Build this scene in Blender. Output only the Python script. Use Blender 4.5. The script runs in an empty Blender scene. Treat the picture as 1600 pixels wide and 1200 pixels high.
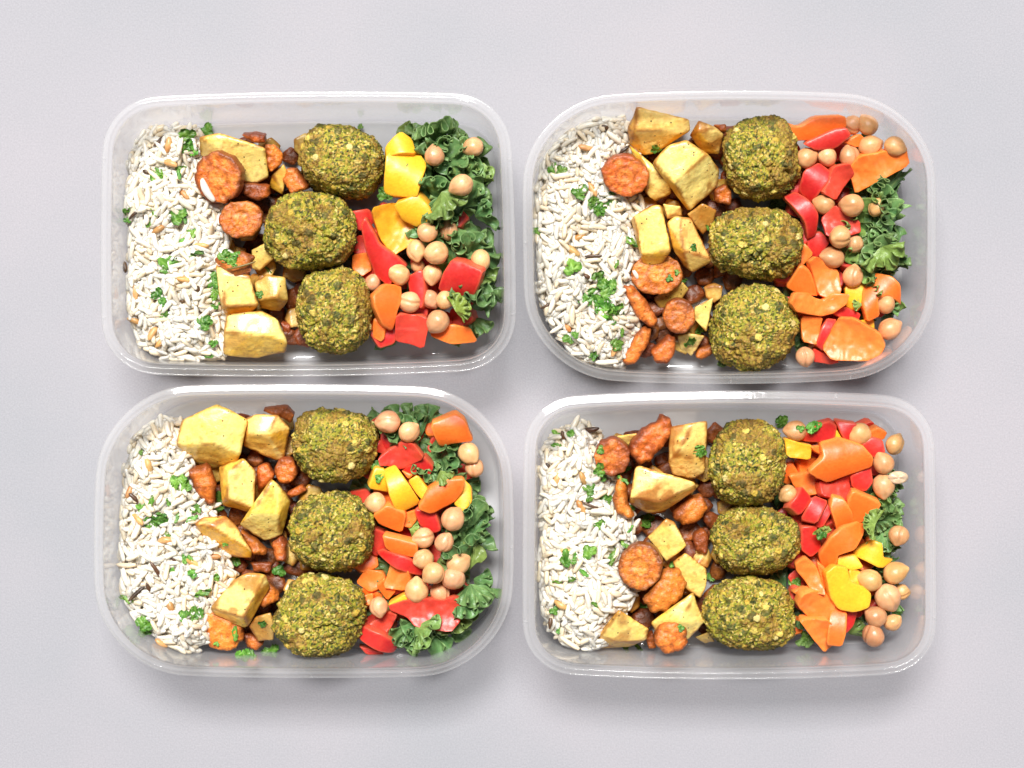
import bpy, bmesh, math, random
import numpy as np
from mathutils import Vector, Matrix
from mathutils.geometry import delaunay_2d_cdt

scene = bpy.context.scene
random.seed(7)
rng = np.random.default_rng(7)
MM = 0.001

# ------------------------------------------------------------------ camera, light, exposure
CAM_H = 1005.0            # camera height above the table, mm
RIM_Z = 55.0
PXMM = 0.32 / (CAM_H - RIM_Z)
cam_data = bpy.data.cameras.new('camera')
cam = bpy.data.objects.new('camera', cam_data)
scene.collection.objects.link(cam)
cam.location = (0, 0, CAM_H * MM)
cam_data.sensor_width = 36.0
cam_data.lens = 36.0 * (CAM_H - RIM_Z) / (1600 * 0.32)
cam_data.clip_start = 0.02
cam_data.clip_end = 50.0
scene.camera = cam

world = bpy.data.worlds.new('World')
scene.world = world
world.use_nodes = True
bg = world.node_tree.nodes['Background']
bg.inputs['Color'].default_value = (0.93, 0.96, 1.0, 1)
bg.inputs['Strength'].default_value = 0.20


def area_lamp(name, loc, target, size, energy, color):
    d = bpy.data.lights.new(name, 'AREA')
    d.shape = 'RECTANGLE'
    d.size, d.size_y = size
    d.energy = energy
    d.color = color
    o = bpy.data.objects.new(name, d)
    o.location = loc
    o.rotation_euler = (Vector(target) - Vector(loc)).to_track_quat('-Z', 'Y').to_euler()
    scene.collection.objects.link(o)
    return o


area_lamp('window_light', (-0.8, 4.5, 8.7), (0, 0, 0.0), (4.2, 2.6), 2150.0, (1.0, 0.985, 0.96))

scene.view_settings.view_transform = 'Standard'
scene.view_settings.look = 'None'
scene.view_settings.exposure = 0.0
scene.view_settings.gamma = 1.0
scene.view_settings.use_curve_mapping = False
scene.cycles.max_bounces = 10
scene.cycles.diffuse_bounces = 4
scene.cycles.glossy_bounces = 4
scene.cycles.transparent_max_bounces = 24
scene.cycles.caustics_reflective = False
scene.cycles.caustics_refractive = False
scene.cycles.sample_clamp_indirect = 6.0
scene.cycles.use_denoising = True


# ------------------------------------------------------------------ placing: photograph pixel at a given height -> mm
def P(px, py, z):
    k = PXMM * (CAM_H - z)
    return np.array([(px - 800) * k, (600 - py) * k, z])


REG = {'a': (140, 120), 'b': (480, 120), 'c': (140, 350), 'd': (480, 350),
       'e': (800, 120), 'f': (1140, 120), 'g': (800, 350), 'h': (1140, 350),
       'i': (140, 590), 'j': (480, 590), 'k': (140, 825), 'l': (480, 825),
       'm': (800, 590), 'n': (1140, 590), 'o': (800, 825), 'p': (1140, 825)}
REGB = {'A': (140, 120), 'B': (800, 120), 'C': (130, 580), 'D': (800, 580)}


def zp(reg, x, y):
    if reg in REG:
        return REG[reg][0] + x * 0.2125, REG[reg][1] + y * 0.2125
    return REGB[reg][0] + x * 0.425, REGB[reg][1] + y * 0.425


BOX = {'A': 'upper squared box', 'B': 'upper rounded box', 'C': 'lower rounded box', 'D': 'lower squared box'}


def box_of(reg):
    r = reg.upper() if reg in 'ABCD' else 'ABCD'['abcdefghijklmnop'.index(reg) // 4]
    return r


# ------------------------------------------------------------------ noise on arrays
def _hash(ix, iy, iz, seed):
    with np.errstate(over='ignore'):
        n = (ix.astype(np.int64) * 374761393 + iy.astype(np.int64) * 668265263 + iz.astype(np.int64) * 1440662683 + seed * 974634777) & 0xFFFFFFFF
        n = ((n ^ (n >> 13)) * 1274126177) & 0xFFFFFFFF
        n = ((n ^ (n >> 16)) * 2246822519) & 0xFFFFFFFF
        n = n ^ (n >> 15)
    return (n & 0xFFFFFF) / float(0x1000000)


def vnoise(p, scale=1.0, seed=0):
    q = np.asarray(p) * scale + 100.0
    i = np.floor(q).astype(np.int64)
    f = q - i
    f = f * f * (3 - 2 * f)
    out = 0
    for dx in (0, 1):
        for dy in (0, 1):
            for dz in (0, 1):
                w = (f[:, 0] if dx else 1 - f[:, 0]) * (f[:, 1] if dy else 1 - f[:, 1]) * (f[:, 2] if dz else 1 - f[:, 2])
                out = out + w * _hash(i[:, 0] + dx, i[:, 1] + dy, i[:, 2] + dz, seed)
    return out * 2 - 1


def fbm(p, scale=1.0, seed=0, octaves=4, gain=0.5):
    a, s, t, n = 0, 1.0, 0, scale
    for k in range(octaves):
        a = a + s * vnoise(p, n, seed + k * 17)
        t += s
        s *= gain
        n *= 2.03
    return a / t


def worley(p, cell, seed=0):
    """F1, F2 (in units of the cell) and a random number per nearest point."""
    q = np.asarray(p) / cell + 200.0
    i = np.floor(q).astype(np.int64)
    n = len(q)
    f1 = np.full(n, 9.0)
    f2 = np.full(n, 9.0)
    idn = np.zeros(n)
    for dx in (-1, 0, 1):
        for dy in (-1, 0, 1):
            for dz in (-1, 0, 1):
                cx, cy, cz = i[:, 0] + dx, i[:, 1] + dy, i[:, 2] + dz
                px = cx + _hash(cx, cy, cz, seed)
                py = cy + _hash(cx, cy, cz, seed + 1)
                pz = cz + _hash(cx, cy, cz, seed + 2)
                d = np.sqrt((px - q[:, 0])**2 + (py - q[:, 1])**2 + (pz - q[:, 2])**2)
                near = d < f1
                f2 = np.where(near, f1, np.minimum(f2, d))
                idn = np.where(near, _hash(cx, cy, cz, seed + 3), idn)
                f1 = np.where(near, d, f1)
    return f1, f2, idn


def smooth(a, b, x):
    t = np.clip((x - a) / (b - a), 0, 1)
    return t * t * (3 - 2 * t)


def mixc(a, b, t):
    t = np.clip(np.asarray(t), 0, 1)[:, None]
    a = np.asarray(a, float)
    b = np.asarray(b, float)
    return a * (1 - t) + b * t


# ------------------------------------------------------------------ objects
def tag(o, label=None, cat=None, group=None, kind=None):
    if label:
        o['label'] = label
    if cat:
        o['category'] = cat
    if group:
        o['group'] = group
    if kind:
        o['kind'] = kind
    return o


def make_mesh(name, verts, faces, mat, tint=None, flat=False, sharp=None):
    me = bpy.data.meshes.new(name)
    v = np.asarray(verts, dtype=np.float32) * np.float32(MM)
    lens = np.fromiter((len(f) for f in faces), dtype=np.int32, count=len(faces))
    idx = np.fromiter((x for f in faces for x in f), dtype=np.int32, count=int(lens.sum()))
    me.vertices.add(len(v))
    me.vertices.foreach_set('co', v.ravel())
    me.loops.add(len(idx))
    me.loops.foreach_set('vertex_index', idx)
    me.polygons.add(len(lens))
    me.polygons.foreach_set('loop_start', np.concatenate([[0], np.cumsum(lens)[:-1]]).astype(np.int32))
    me.update(calc_edges=True)
    if tint is not None:
        at = me.attributes.new('tint', 'FLOAT_COLOR', 'POINT')
        c = np.ones((len(v), 4), np.float32)
        c[:, :3] = np.clip(tint, 0, 1)
        at.data.foreach_set('color', c.ravel())
    if flat:
        me.polygons.foreach_set('use_smooth', np.zeros(len(me.polygons), bool))
    else:
        me.polygons.foreach_set('use_smooth', np.ones(len(me.polygons), bool))
        if sharp:
            me.set_sharp_from_angle(angle=math.radians(sharp))
    if mat is not None:
        me.materials.append(mat)
    me.update()
    return me


def link(name, me, loc=(0, 0, 0), parent=None):
    o = bpy.data.objects.new(name, me)
    scene.collection.objects.link(o)
    if parent is not None:
        o.parent = parent
    o.location = tuple(float(c) * MM for c in loc)
    return o


# ------------------------------------------------------------------ materials
def nodes_of(name):
    m = bpy.data.materials.new(name)
    m.use_nodes = True
    nt = m.node_tree
    nt.nodes.clear()
    return m, nt, nt.nodes.new, nt.links.new


def food_mat(name, rough=0.5, coat=0.0, coat_rough=0.15, sss=0.0, sss_r=(1, 0.5, 0.3), sss_mm=2.0, noise_mm=1.0, noise_amt=0.15,
             bump_mm=0.6, bump=0.2, bump2_mm=None, bump2=0.0, hue=0.0, val=0.0, spec=0.5, rough_var=0.1, speck=None, translucent=0.0):
    """Colour from the mesh's own 'tint', broken up by grain, specks and relief."""
    m, nt, N, L = nodes_of(name)
    out = N('ShaderNodeOutputMaterial')
    b = N('ShaderNodeBsdfPrincipled')
    at = N('ShaderNodeAttribute')
    at.attribute_name = 'tint'
    tc = N('ShaderNodeTexCoord')
    info = N('ShaderNodeObjectInfo')
    shift = N('ShaderNodeVectorMath')
    shift.operation = 'ADD'
    L(tc.outputs['Object'], shift.inputs[0])
    mul = N('ShaderNodeVectorMath')
    mul.operation = 'SCALE'
    mul.inputs['Scale'].default_value = 1.0
    L(info.outputs['Random'], mul.inputs[0])
    L(mul.outputs[0], shift.inputs[1])
    n1 = N('ShaderNodeTexNoise')
    n1.inputs['Scale'].default_value = 1.0 / (noise_mm * MM)
    n1.inputs['Detail'].default_value = 4
    n1.inputs['Roughness'].default_value = 0.6
    L(shift.outputs[0], n1.inputs['Vector'])
    mr = N('ShaderNodeMapRange')
    mr.inputs['From Min'].default_value = 0.25
    mr.inputs['From Max'].default_value = 0.75
    mr.inputs['To Min'].default_value = 1 - noise_amt
    mr.inputs['To Max'].default_value = 1 + noise_amt
    L(n1.outputs['Fac'], mr.inputs['Value'])
    hs = N('ShaderNodeHueSaturation')
    L(at.outputs['Color'], hs.inputs['Color'])
    rh = N('ShaderNodeMapRange')
    rh.inputs['To Min'].default_value = 0.5 - hue
    rh.inputs['To Max'].default_value = 0.5 + hue
    L(info.outputs['Random'], rh.inputs['Value'])
    L(rh.outputs[0], hs.inputs['Hue'])
    fr = N('ShaderNodeMath')
    fr.operation = 'FRACT'
    m7 = N('ShaderNodeMath')
    m7.operation = 'MULTIPLY'
    m7.inputs[1].default_value = 7.13
    L(info.outputs['Random'], m7.inputs[0])
    L(m7.outputs[0], fr.inputs[0])
    rv = N('ShaderNodeMapRange')
    rv.inputs['To Min'].default_value = 1 - val
    rv.inputs['To Max'].default_value = 1 + val
    L(fr.outputs[0], rv.inputs['Value'])
    mv = N('ShaderNodeMath')
    mv.operation = 'MULTIPLY'
    L(rv.outputs[0], mv.inputs[0])
    L(mr.outputs[0], mv.inputs[1])
    L(mv.outputs[0], hs.inputs['Value'])
    col = hs.outputs['Color']
    if speck:
        sc_, amt, c_ = speck
        vo = N('ShaderNodeTexVoronoi')
        vo.inputs['Scale'].default_value = 1.0 / (sc_ * MM)
        L(shift.outputs[0], vo.inputs['Vector'])
        lt = N('ShaderNodeMath')
        lt.operation = 'LESS_THAN'
        lt.inputs[1].default_value = 0.16
        L(vo.outputs['Distance'], lt.inputs[0])
        sepc = N('ShaderNodeSeparateColor')
        L(vo.outputs['Color'], sepc.inputs[0])
        lt2 = N('ShaderNodeMath')
        lt2.operation = 'LESS_THAN'
        lt2.inputs[1].default_value = amt
        L(sepc.outputs[0], lt2.inputs[0])
        mm_ = N('ShaderNodeMath')
        mm_.operation = 'MULTIPLY'
        L(lt.outputs[0], mm_.inputs[0])
        L(lt2.outputs[0], mm_.inputs[1])
        mx = N('ShaderNodeMix')
        mx.data_type = 'RGBA'
        L(mm_.outputs[0], mx.inputs['Factor'])
        L(col, mx.inputs['A'])
        mx.inputs['B'].default_value = (*c_, 1)
        col = mx.outputs['Result']
    L(col, b.inputs['Base Color'])
    rr = N('ShaderNodeMapRange')
    rr.inputs['From Min'].default_value = 0.3
    rr.inputs['From Max'].default_value = 0.7
    rr.inputs['To Min'].default_value = max(rough - rough_var, 0.05)
    rr.inputs['To Max'].default_value = min(rough + rough_var, 1)
    L(n1.outputs['Fac'], rr.inputs['Value'])
    L(rr.outputs[0], b.inputs['Roughness'])
    b.inputs['Specular IOR Level'].default_value = spec
    b.inputs['Coat Weight'].default_value = coat
    b.inputs['Coat Roughness'].default_value = coat_rough
    if sss:
        b.inputs['Subsurface Weight'].default_value = sss
        b.inputs['Subsurface Radius'].default_value = sss_r
        b.inputs['Subsurface Scale'].default_value = sss_mm * MM
    n2 = N('ShaderNodeTexNoise')
    n2.inputs['Scale'].default_value = 1.0 / (bump_mm * MM)
    n2.inputs['Detail'].default_value = 3
    L(shift.outputs[0], n2.inputs['Vector'])
    bp = N('ShaderNodeBump')
    bp.inputs['Strength'].default_value = bump
    bp.inputs['Distance'].default_value = 0.5 * MM
    L(n2.outputs['Fac'], bp.inputs['Height'])
    nrm = bp.outputs['Normal']
    if bump2_mm:
        n3 = N('ShaderNodeTexNoise')
        n3.inputs['Scale'].default_value = 1.0 / (bump2_mm * MM)
        n3.inputs['Detail'].default_value = 3
        L(shift.outputs[0], n3.inputs['Vector'])
        bp2 = N('ShaderNodeBump')
        bp2.inputs['Strength'].default_value = bump2
        bp2.inputs['Distance'].default_value = 1.0 * MM
        L(n3.outputs['Fac'], bp2.inputs['Height'])
        L(nrm, bp2.inputs['Normal'])
        nrm = bp2.outputs['Normal']
    L(nrm, b.inputs['Normal'])
    sh = b.outputs[0]
    if translucent:
        tr = N('ShaderNodeBsdfTranslucent')
        L(col, tr.inputs['Color'])
        ms = N('ShaderNodeMixShader')
        ms.inputs[0].default_value = translucent
        L(sh, ms.inputs[1])
        L(tr.outputs[0], ms.inputs[2])
        sh = ms.outputs[0]
    L(sh, out.inputs['Surface'])
    return m


def plastic_mat(name, milk, rough, tint=(0.965, 0.97, 0.98), trans=0.5):
    """Milky translucent polypropylene."""
    m, nt, N, L = nodes_of(name)
    out = N('ShaderNodeOutputMaterial')
    tr = N('ShaderNodeBsdfTransparent')
    tr.inputs['Color'].default_value = (1, 1, 1, 1)
    df = N('ShaderNodeBsdfDiffuse')
    df.inputs['Color'].default_value = (*tint, 1)
    tl = N('ShaderNodeBsdfTranslucent')
    tl.inputs['Color'].default_value = (*tint, 1)
    m1 = N('ShaderNodeMixShader')
    m1.inputs[0].default_value = trans
    L(df.outputs[0], m1.inputs[1])
    L(tl.outputs[0], m1.inputs[2])
    m2 = N('ShaderNodeMixShader')
    tc = N('ShaderNodeTexCoord')
    nz = N('ShaderNodeTexNoise')
    nz.inputs['Scale'].default_value = 60
    nz.inputs['Detail'].default_value = 5
    L(tc.outputs['Object'], nz.inputs['Vector'])
    mr = N('ShaderNodeMapRange')
    mr.inputs['To Min'].default_value = milk * 0.8
    mr.inputs['To Max'].default_value = milk * 1.2
    L(nz.outputs['Fac'], mr.inputs['Value'])
    L(mr.outputs[0], m2.inputs[0])
    L(tr.outputs[0], m2.inputs[1])
    L(m1.outputs[0], m2.inputs[2])
    gl = N('ShaderNodeBsdfGlossy')
    gl.inputs['Roughness'].default_value = rough
    gl.inputs['Color'].default_value = (1, 1, 1, 1)
    bp = N('ShaderNodeBump')
    bp.inputs['Strength'].default_value = 0.06
    bp.inputs['Distance'].default_value = 0.4 * MM
    n2 = N('ShaderNodeTexNoise')
    n2.inputs['Scale'].default_value = 350
    n2.inputs['Detail'].default_value = 3
    L(tc.outputs['Object'], n2.inputs['Vector'])
    L(n2.outputs['Fac'], bp.inputs['Height'])
    L(bp.outputs[0], gl.inputs['Normal'])
    lw = N('ShaderNodeLayerWeight')
    lw.inputs['Blend'].default_value = 0.5
    pw = N('ShaderNodeMath')
    pw.operation = 'POWER'
    pw.inputs[1].default_value = 5.0
    L(lw.outputs['Facing'], pw.inputs[0])
    fr = N('ShaderNodeMath')
    fr.operation = 'MULTIPLY_ADD'
    fr.inputs[1].default_value = 0.4
    fr.inputs[2].default_value = 0.04
    L(pw.outputs[0], fr.inputs[0])
    m3 = N('ShaderNodeMixShader')
    L(fr.outputs[0], m3.inputs[0])
    L(m2.outputs[0], m3.inputs[1])
    L(gl.outputs[0], m3.inputs[2])
    L(m3.outputs[0], out.inputs['Surface'])
    return m


def table_mat():
    m, nt, N, L = nodes_of('painted_board')
    out = N('ShaderNodeOutputMaterial')
    b = N('ShaderNodeBsdfPrincipled')
    tc = N('ShaderNodeTexCoord')
    n1 = N('ShaderNodeTexNoise')
    n1.inputs['Scale'].default_value = 1100
    n1.inputs['Detail'].default_value = 3
    n1.inputs['Roughness'].default_value = 0.65
    L(tc.outputs['Object'], n1.inputs['Vector'])
    n2 = N('ShaderNodeTexNoise')
    n2.inputs['Scale'].default_value = 6
    n2.inputs['Detail'].default_value = 5
    L(tc.outputs['Object'], n2.inputs['Vector'])
    r1 = N('ShaderNodeValToRGB')
    r1.color_ramp.elements[0].position = 0.3
    r1.color_ramp.elements[0].color = (0.308, 0.304, 0.324, 1)
    r1.color_ramp.elements[1].position = 0.7
    r1.color_ramp.elements[1].color = (0.372, 0.367, 0.388, 1)
    L(n1.outputs['Fac'], r1.inputs['Fac'])
    r2 = N('ShaderNodeValToRGB')
    r2.color_ramp.elements[0].position = 0.35
    r2.color_ramp.elements[0].color = (0.90, 0.915, 0.93, 1)
    r2.color_ramp.elements[1].position = 0.65
    r2.color_ramp.elements[1].color = (1.03, 0.995, 1.01, 1)
    L(n2.outputs['Fac'], r2.inputs['Fac'])
    mx = N('ShaderNodeMix')
    mx.data_type = 'RGBA'
    mx.blend_type = 'MULTIPLY'
    mx.inputs['Factor'].default_value = 1
    L(r1.outputs['Color'], mx.inputs['A'])
    L(r2.outputs['Color'], mx.inputs['B'])
    L(mx.outputs['Result'], b.inputs['Base Color'])
    b.inputs['Roughness'].default_value = 0.75
    b.inputs['Specular IOR Level'].default_value = 0.25
    bp = N('ShaderNodeBump')
    bp.inputs['Strength'].default_value = 0.35
    bp.inputs['Distance'].default_value = 0.25 * MM
    L(n1.outputs['Fac'], bp.inputs['Height'])
    L(bp.outputs[0], b.inputs['Normal'])
    L(b.outputs[0], out.inputs['Surface'])
    return m


M_TABLE = table_mat()
M_TUB = plastic_mat('milky_plastic_wall', 0.22, 0.05, trans=0.5)
M_FLOOR = plastic_mat('milky_plastic_base', 0.36, 0.06, trans=0.35)
M_RIM = plastic_mat('milky_plastic_rim', 0.17, 0.08, trans=0.5)
M_FALAFEL = food_mat('falafel_crust', rough=0.62, noise_mm=0.6, noise_amt=0.45, bump_mm=0.45, bump=0.8, bump2_mm=1.6, bump2=0.5, spec=0.4, rough_var=0.2)
M_CHICK = food_mat('chickpea_skin', rough=0.44, coat=0.14, coat_rough=0.28, sss=0.35, sss_r=(1, 0.45, 0.2), sss_mm=1.5, noise_mm=3, noise_amt=0.12, bump_mm=1.4, bump=0.10, hue=0.012, val=0.12)
M_POTATO = food_mat('roast_potato', rough=0.38, coat=0.35, coat_rough=0.22, sss=0.15, sss_r=(1, 0.6, 0.2), sss_mm=2, noise_mm=1.8, noise_amt=0.20, bump_mm=0.8, bump=0.35, bump2_mm=3, bump2=0.4, hue=0.008, val=0.06, speck=(2.6, 0.22, (0.05, 0.03, 0.005)))
M_CARROT = food_mat('roast_carrot', rough=0.45, coat=0.12, coat_rough=0.3, sss=0.1, sss_mm=1.5, noise_mm=1.0, noise_amt=0.42, bump_mm=0.6, bump=0.55, bump2_mm=1.8, bump2=0.6, hue=0.006, val=0.1)
M_SKIN = food_mat('pepper_flesh_and_skin', rough=0.42, coat=0.10, coat_rough=0.2, spec=0.4, sss=0.25, sss_r=(1, 0.35, 0.15), sss_mm=2.5, noise_mm=1.4, noise_amt=0.12, bump_mm=0.9, bump=0.08, bump2_mm=4, bump2=0.16, val=0.05, rough_var=0.08)
M_RICE = food_mat('cooked_rice', rough=0.34, coat=0.2, sss=0.6, sss_r=(1, 0.85, 0.68), sss_mm=3.0, noise_mm=2.0, noise_amt=0.07, bump_mm=0.8, bump=0.12, val=0.05, translucent=0.10)
M_BERRY = food_mat('wheat_berry_skin', rough=0.4, sss=0.2, sss_mm=1, noise_mm=1.2, noise_amt=0.2, bump_mm=0.8, bump=0.2, hue=0.01, val=0.2)
M_KALE = food_mat('kale_leaf', rough=0.38, noise_mm=1.6, noise_amt=0.25, bump_mm=0.9, bump=0.45, bump2_mm=3, bump2=0.4, hue=0.012, val=0.2, translucent=0.22)
M_PARSLEY = food_mat('parsley_leaf', rough=0.42, noise_mm=1.0, noise_amt=0.25, bump_mm=0.7, bump=0.3, hue=0.015, val=0.3, translucent=0.25)

# ------------------------------------------------------------------ shape builders
_CS = {}


def cube_sphere(n):
    if n in _CS:
        return _CS[n]
    idx, verts, faces = {}, [], []
    lin = np.tan(np.linspace(-1, 1, n + 1) * math.pi / 4)

    def vid(p):
        k = (round(p[0], 6), round(p[1], 6), round(p[2], 6))
        if k not in idx:
            idx[k] = len(verts)
            verts.append(p)
        return idx[k]
    for ax in range(3):
        for s in (-1, 1):
            g = [[None] * (n + 1) for _ in range(n + 1)]
            for i in range(n + 1):
                for j in range(n + 1):
                    p = [0, 0, 0]
                    p[ax] = float(s)
                    p[(ax + 1) % 3] = float(lin[i])
                    p[(ax + 2) % 3] = float(lin[j])
                    g[i][j] = vid(p)
            for i in range(n):
                for j in range(n):
                    q = (g[i][j], g[i + 1][j], g[i + 1][j + 1], g[i][j + 1])
                    faces.append(q if s > 0 else q[::-1])
    v = np.array(verts)
    v /= np.linalg.norm(v, axis=1)[:, None]
    _CS[n] = (v, faces)
    return _CS[n]


def rot_random(r=None):
    r = r or rng
    q = r.normal(size=4)
    q /= np.linalg.norm(q)
    w, x, y, z = q
    return np.array([[1 - 2 * (y * y + z * z), 2 * (x * y - z * w), 2 * (x * z + y * w)],
                     [2 * (x * y + z * w), 1 - 2 * (x * x + z * z), 2 * (y * z - x * w)],
                     [2 * (x * z - y * w), 2 * (y * z + x * w), 1 - 2 * (x * x + y * y)]])


def rotz(a):
    c, s = math.cos(a), math.sin(a)
    return np.array([[c, -s, 0], [s, c, 0], [0, 0, 1]])


def roty(a):
    c, s = math.cos(a), math.sin(a)
    return np.array([[c, 0, s], [0, 1, 0], [-s, 0, c]])


def rotx(a):
    c, s = math.cos(a), math.sin(a)
    return np.array([[1, 0, 0], [0, c, -s], [0, s, c]])


def seg_dist(p, poly):
    """distance of points p (n,2) to the closed polygon's edges, and inside flag"""
    p = np.asarray(p, float)
    a = np.asarray(poly, float)
    b = np.roll(a, -1, axis=0)
    ab = b - a
    l2 = np.maximum((ab * ab).sum(1), 1e-9)
    dy = np.where(np.abs(ab[:, 1]) > 1e-12, ab[:, 1], 1e-12)
    ds, ins = [], []
    for c in range(0, len(p), 4000):
        q = p[c:c + 4000]
        rx = q[:, 0:1] - a[None, :, 0]
        ry = q[:, 1:2] - a[None, :, 1]
        t = (rx * ab[:, 0] + ry * ab[:, 1]) / l2
        np.clip(t, 0, 1, out=t)
        ds.append(np.sqrt(((rx - t * ab[:, 0])**2 + (ry - t * ab[:, 1])**2).min(1)))
        cr = ((a[:, 1] > q[:, 1:2]) != (b[:, 1] > q[:, 1:2])) & (rx < ab[:, 0] * ry / dy)
        ins.append(cr.sum(1) % 2 == 1)
    if not ds:
        return np.zeros(0), np.zeros(0, bool)
    return np.concatenate(ds), np.concatenate(ins)


def resample(poly, step):
    out = []
    for k in range(len(poly)):
        a, b = poly[k], poly[(k + 1) % len(poly)]
        n = max(1, int(round(np.linalg.norm(b - a) / step)))
        for i in range(n):
            out.append(a + (b - a) * i / n)
    return np.array(out)


def chaikin(poly, n=1, f=0.25):
    for _ in range(n):
        nx = np.roll(poly, -1, axis=0)
        poly = np.stack([poly * (1 - f) + nx * f, poly * f + nx * (1 - f)], 1).reshape(-1, 2)
    return poly


def unproject_outline(reg, outline, z0, tilt):
    """outline in picture coordinates -> local u,v of the tilted plane z = z0 + tx*dx + ty*dy, and its centre"""
    px = np.array([zp(reg, x, y) for x, y in outline])
    c = px.mean(axis=0)
    C = P(c[0], c[1], z0)
    eye = np.array([0, 0, CAM_H])
    pts = []
    n = np.array([-tilt[0], -tilt[1], 1.0])
    n /= np.linalg.norm(n)
    for q in px:
        d = P(q[0], q[1], 0) - eye
        t = ((C - eye) @ n) / (d @ n)
        pts.append(eye + d * t)
    pts = np.array(pts) - C
    u = np.array([1, 0, 0]) - n * n[0]
    u /= np.linalg.norm(u)
    v = np.cross(n, u)
    uv = np.stack([pts @ u, pts @ v], 1)
    return uv, C, np.stack([u, v, n], 1)


def slab(uv, thick, edge=0.8, step=1.0, bend=0.0, bend_dir=0.0, rough=0.0, rough_mm=4.0, seed=0, smoothing=1, jag=0.0, dome=0.0):
    """A thick piece with the given outline. Returns verts, faces, d (distance to the rim), side (1 top, -1 under, 0 rim), uv."""
    poly = chaikin(uv, smoothing, 0.2 if smoothing > 1 else 0.12)
    poly = resample(poly, step * 0.9)
    if jag:
        nn = np.stack([poly[:, 0], poly[:, 1], np.full(len(poly), seed * 3.1)], 1)
        cen = poly.mean(axis=0)
        poly = cen + (poly - cen) * (1 + jag * fbm(nn, 1 / 3.0, seed, 3))[:, None]
    area = 0.5 * np.sum(poly[:, 0] * np.roll(poly[:, 1], -1) - np.roll(poly[:, 0], -1) * poly[:, 1])
    if area < 0:
        poly = poly[::-1]
    nb = len(poly)
    lo, hi = poly.min(0), poly.max(0)
    gx, gy = np.meshgrid(np.arange(lo[0], hi[0], step), np.arange(lo[1], hi[1], step))
    gx = gx + (np.arange(gx.shape[0]) % 2)[:, None] * step * 0.5
    g = np.stack([gx.ravel(), gy.ravel()], 1)
    dg, ins = seg_dist(g, poly)
    g = g[ins & (dg > edge * 1.25 + step * 0.3)]
    tang = np.roll(poly, -1, axis=0) - np.roll(poly, 1, axis=0)
    nrm = np.stack([-tang[:, 1], tang[:, 0]], 1)
    nrm /= np.maximum(np.linalg.norm(nrm, axis=1), 1e-9)[:, None]
    rings = []
    for off in (edge * 0.3, edge * 1.0):
        q = poly + nrm * off
        dq, iq = seg_dist(q, poly)
        rings.append(q[iq & (dq > off * 0.85)])
    pts = np.concatenate([poly] + rings + [g])
    res = delaunay_2d_cdt([Vector(p) for p in pts.tolist()], [(i, (i + 1) % nb) for i in range(nb)], [], 1, 1e-6)
    vs = np.array([(v.x, v.y) for v in res[0]])
    tris = np.array([list(f) for f in res[2]], dtype=int)
    a_, b_, c_ = vs[tris[:, 0]], vs[tris[:, 1]], vs[tris[:, 2]]
    cr = (b_[:, 0] - a_[:, 0]) * (c_[:, 1] - a_[:, 1]) - (b_[:, 1] - a_[:, 1]) * (c_[:, 0] - a_[:, 0])
    tris[cr < 0] = tris[cr < 0][:, ::-1]
    e = np.sort(np.concatenate([tris[:, [0, 1]], tris[:, [1, 2]], tris[:, [2, 0]]]), axis=1)
    dirs = np.concatenate([tris[:, [0, 1]], tris[:, [1, 2]], tris[:, [2, 0]]])
    _, inv, cnt = np.unique(e, axis=0, return_inverse=True, return_counts=True)
    bnd = dirs[cnt[inv.ravel()] == 1]
    d, _ = seg_dist(vs, poly)
    isb = np.zeros(len(vs), bool)
    isb[bnd.ravel()] = True
    d[isb] = 0
    t = np.clip(d / edge, 0, 1)
    drop = edge * (1 - np.sqrt(np.maximum(0, 1 - (1 - t)**2)))
    cb, sb = math.cos(bend_dir), math.sin(bend_dir)
    w = vs[:, 0] * cb + vs[:, 1] * sb
    zb = -bend * w * w
    p3 = np.stack([vs[:, 0], vs[:, 1], np.full(len(vs), seed * 7.7)], 1)
    nz = rough * fbm(p3, 1 / rough_mm, seed, 4) if rough else 0
    dm = dome * smooth(0, 1, d / max(d.max(), 1e-6)) if dome else 0
    top = np.stack([vs[:, 0], vs[:, 1], zb + nz - drop + dm], 1)
    bot = np.stack([vs[:, 0], vs[:, 1], zb + nz * 0.5 - thick + drop - dm * 0.3], 1)
    n = len(vs)
    # rim band with one middle row that bulges a little with the roughness
    bl = np.unique(bnd)
    pos = {int(k): i for i, k in enumerate(bl)}
    mid = (top[bl] + bot[bl]) / 2
    faces = [tuple(f) for f in tris.tolist()] + [tuple(f[::-1] + n) for f in tris]
    for i, j in bnd.tolist():
        mi, mj = 2 * n + pos[i], 2 * n + pos[j]
        faces.append((j, i, mi, mj))
        faces.append((mj, mi, n + i, n + j))
    verts = np.concatenate([top, bot, mid])
    side = np.concatenate([np.where(isb, 0, 1), np.where(isb, 0, -1), np.zeros(len(mid))])
    dd = np.concatenate([d, d, np.zeros(len(mid))])
    uvv = np.concatenate([vs, vs, vs[bl]])
    return verts, [tuple(int(x) for x in f) for f in faces], dd, side, uvv


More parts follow.
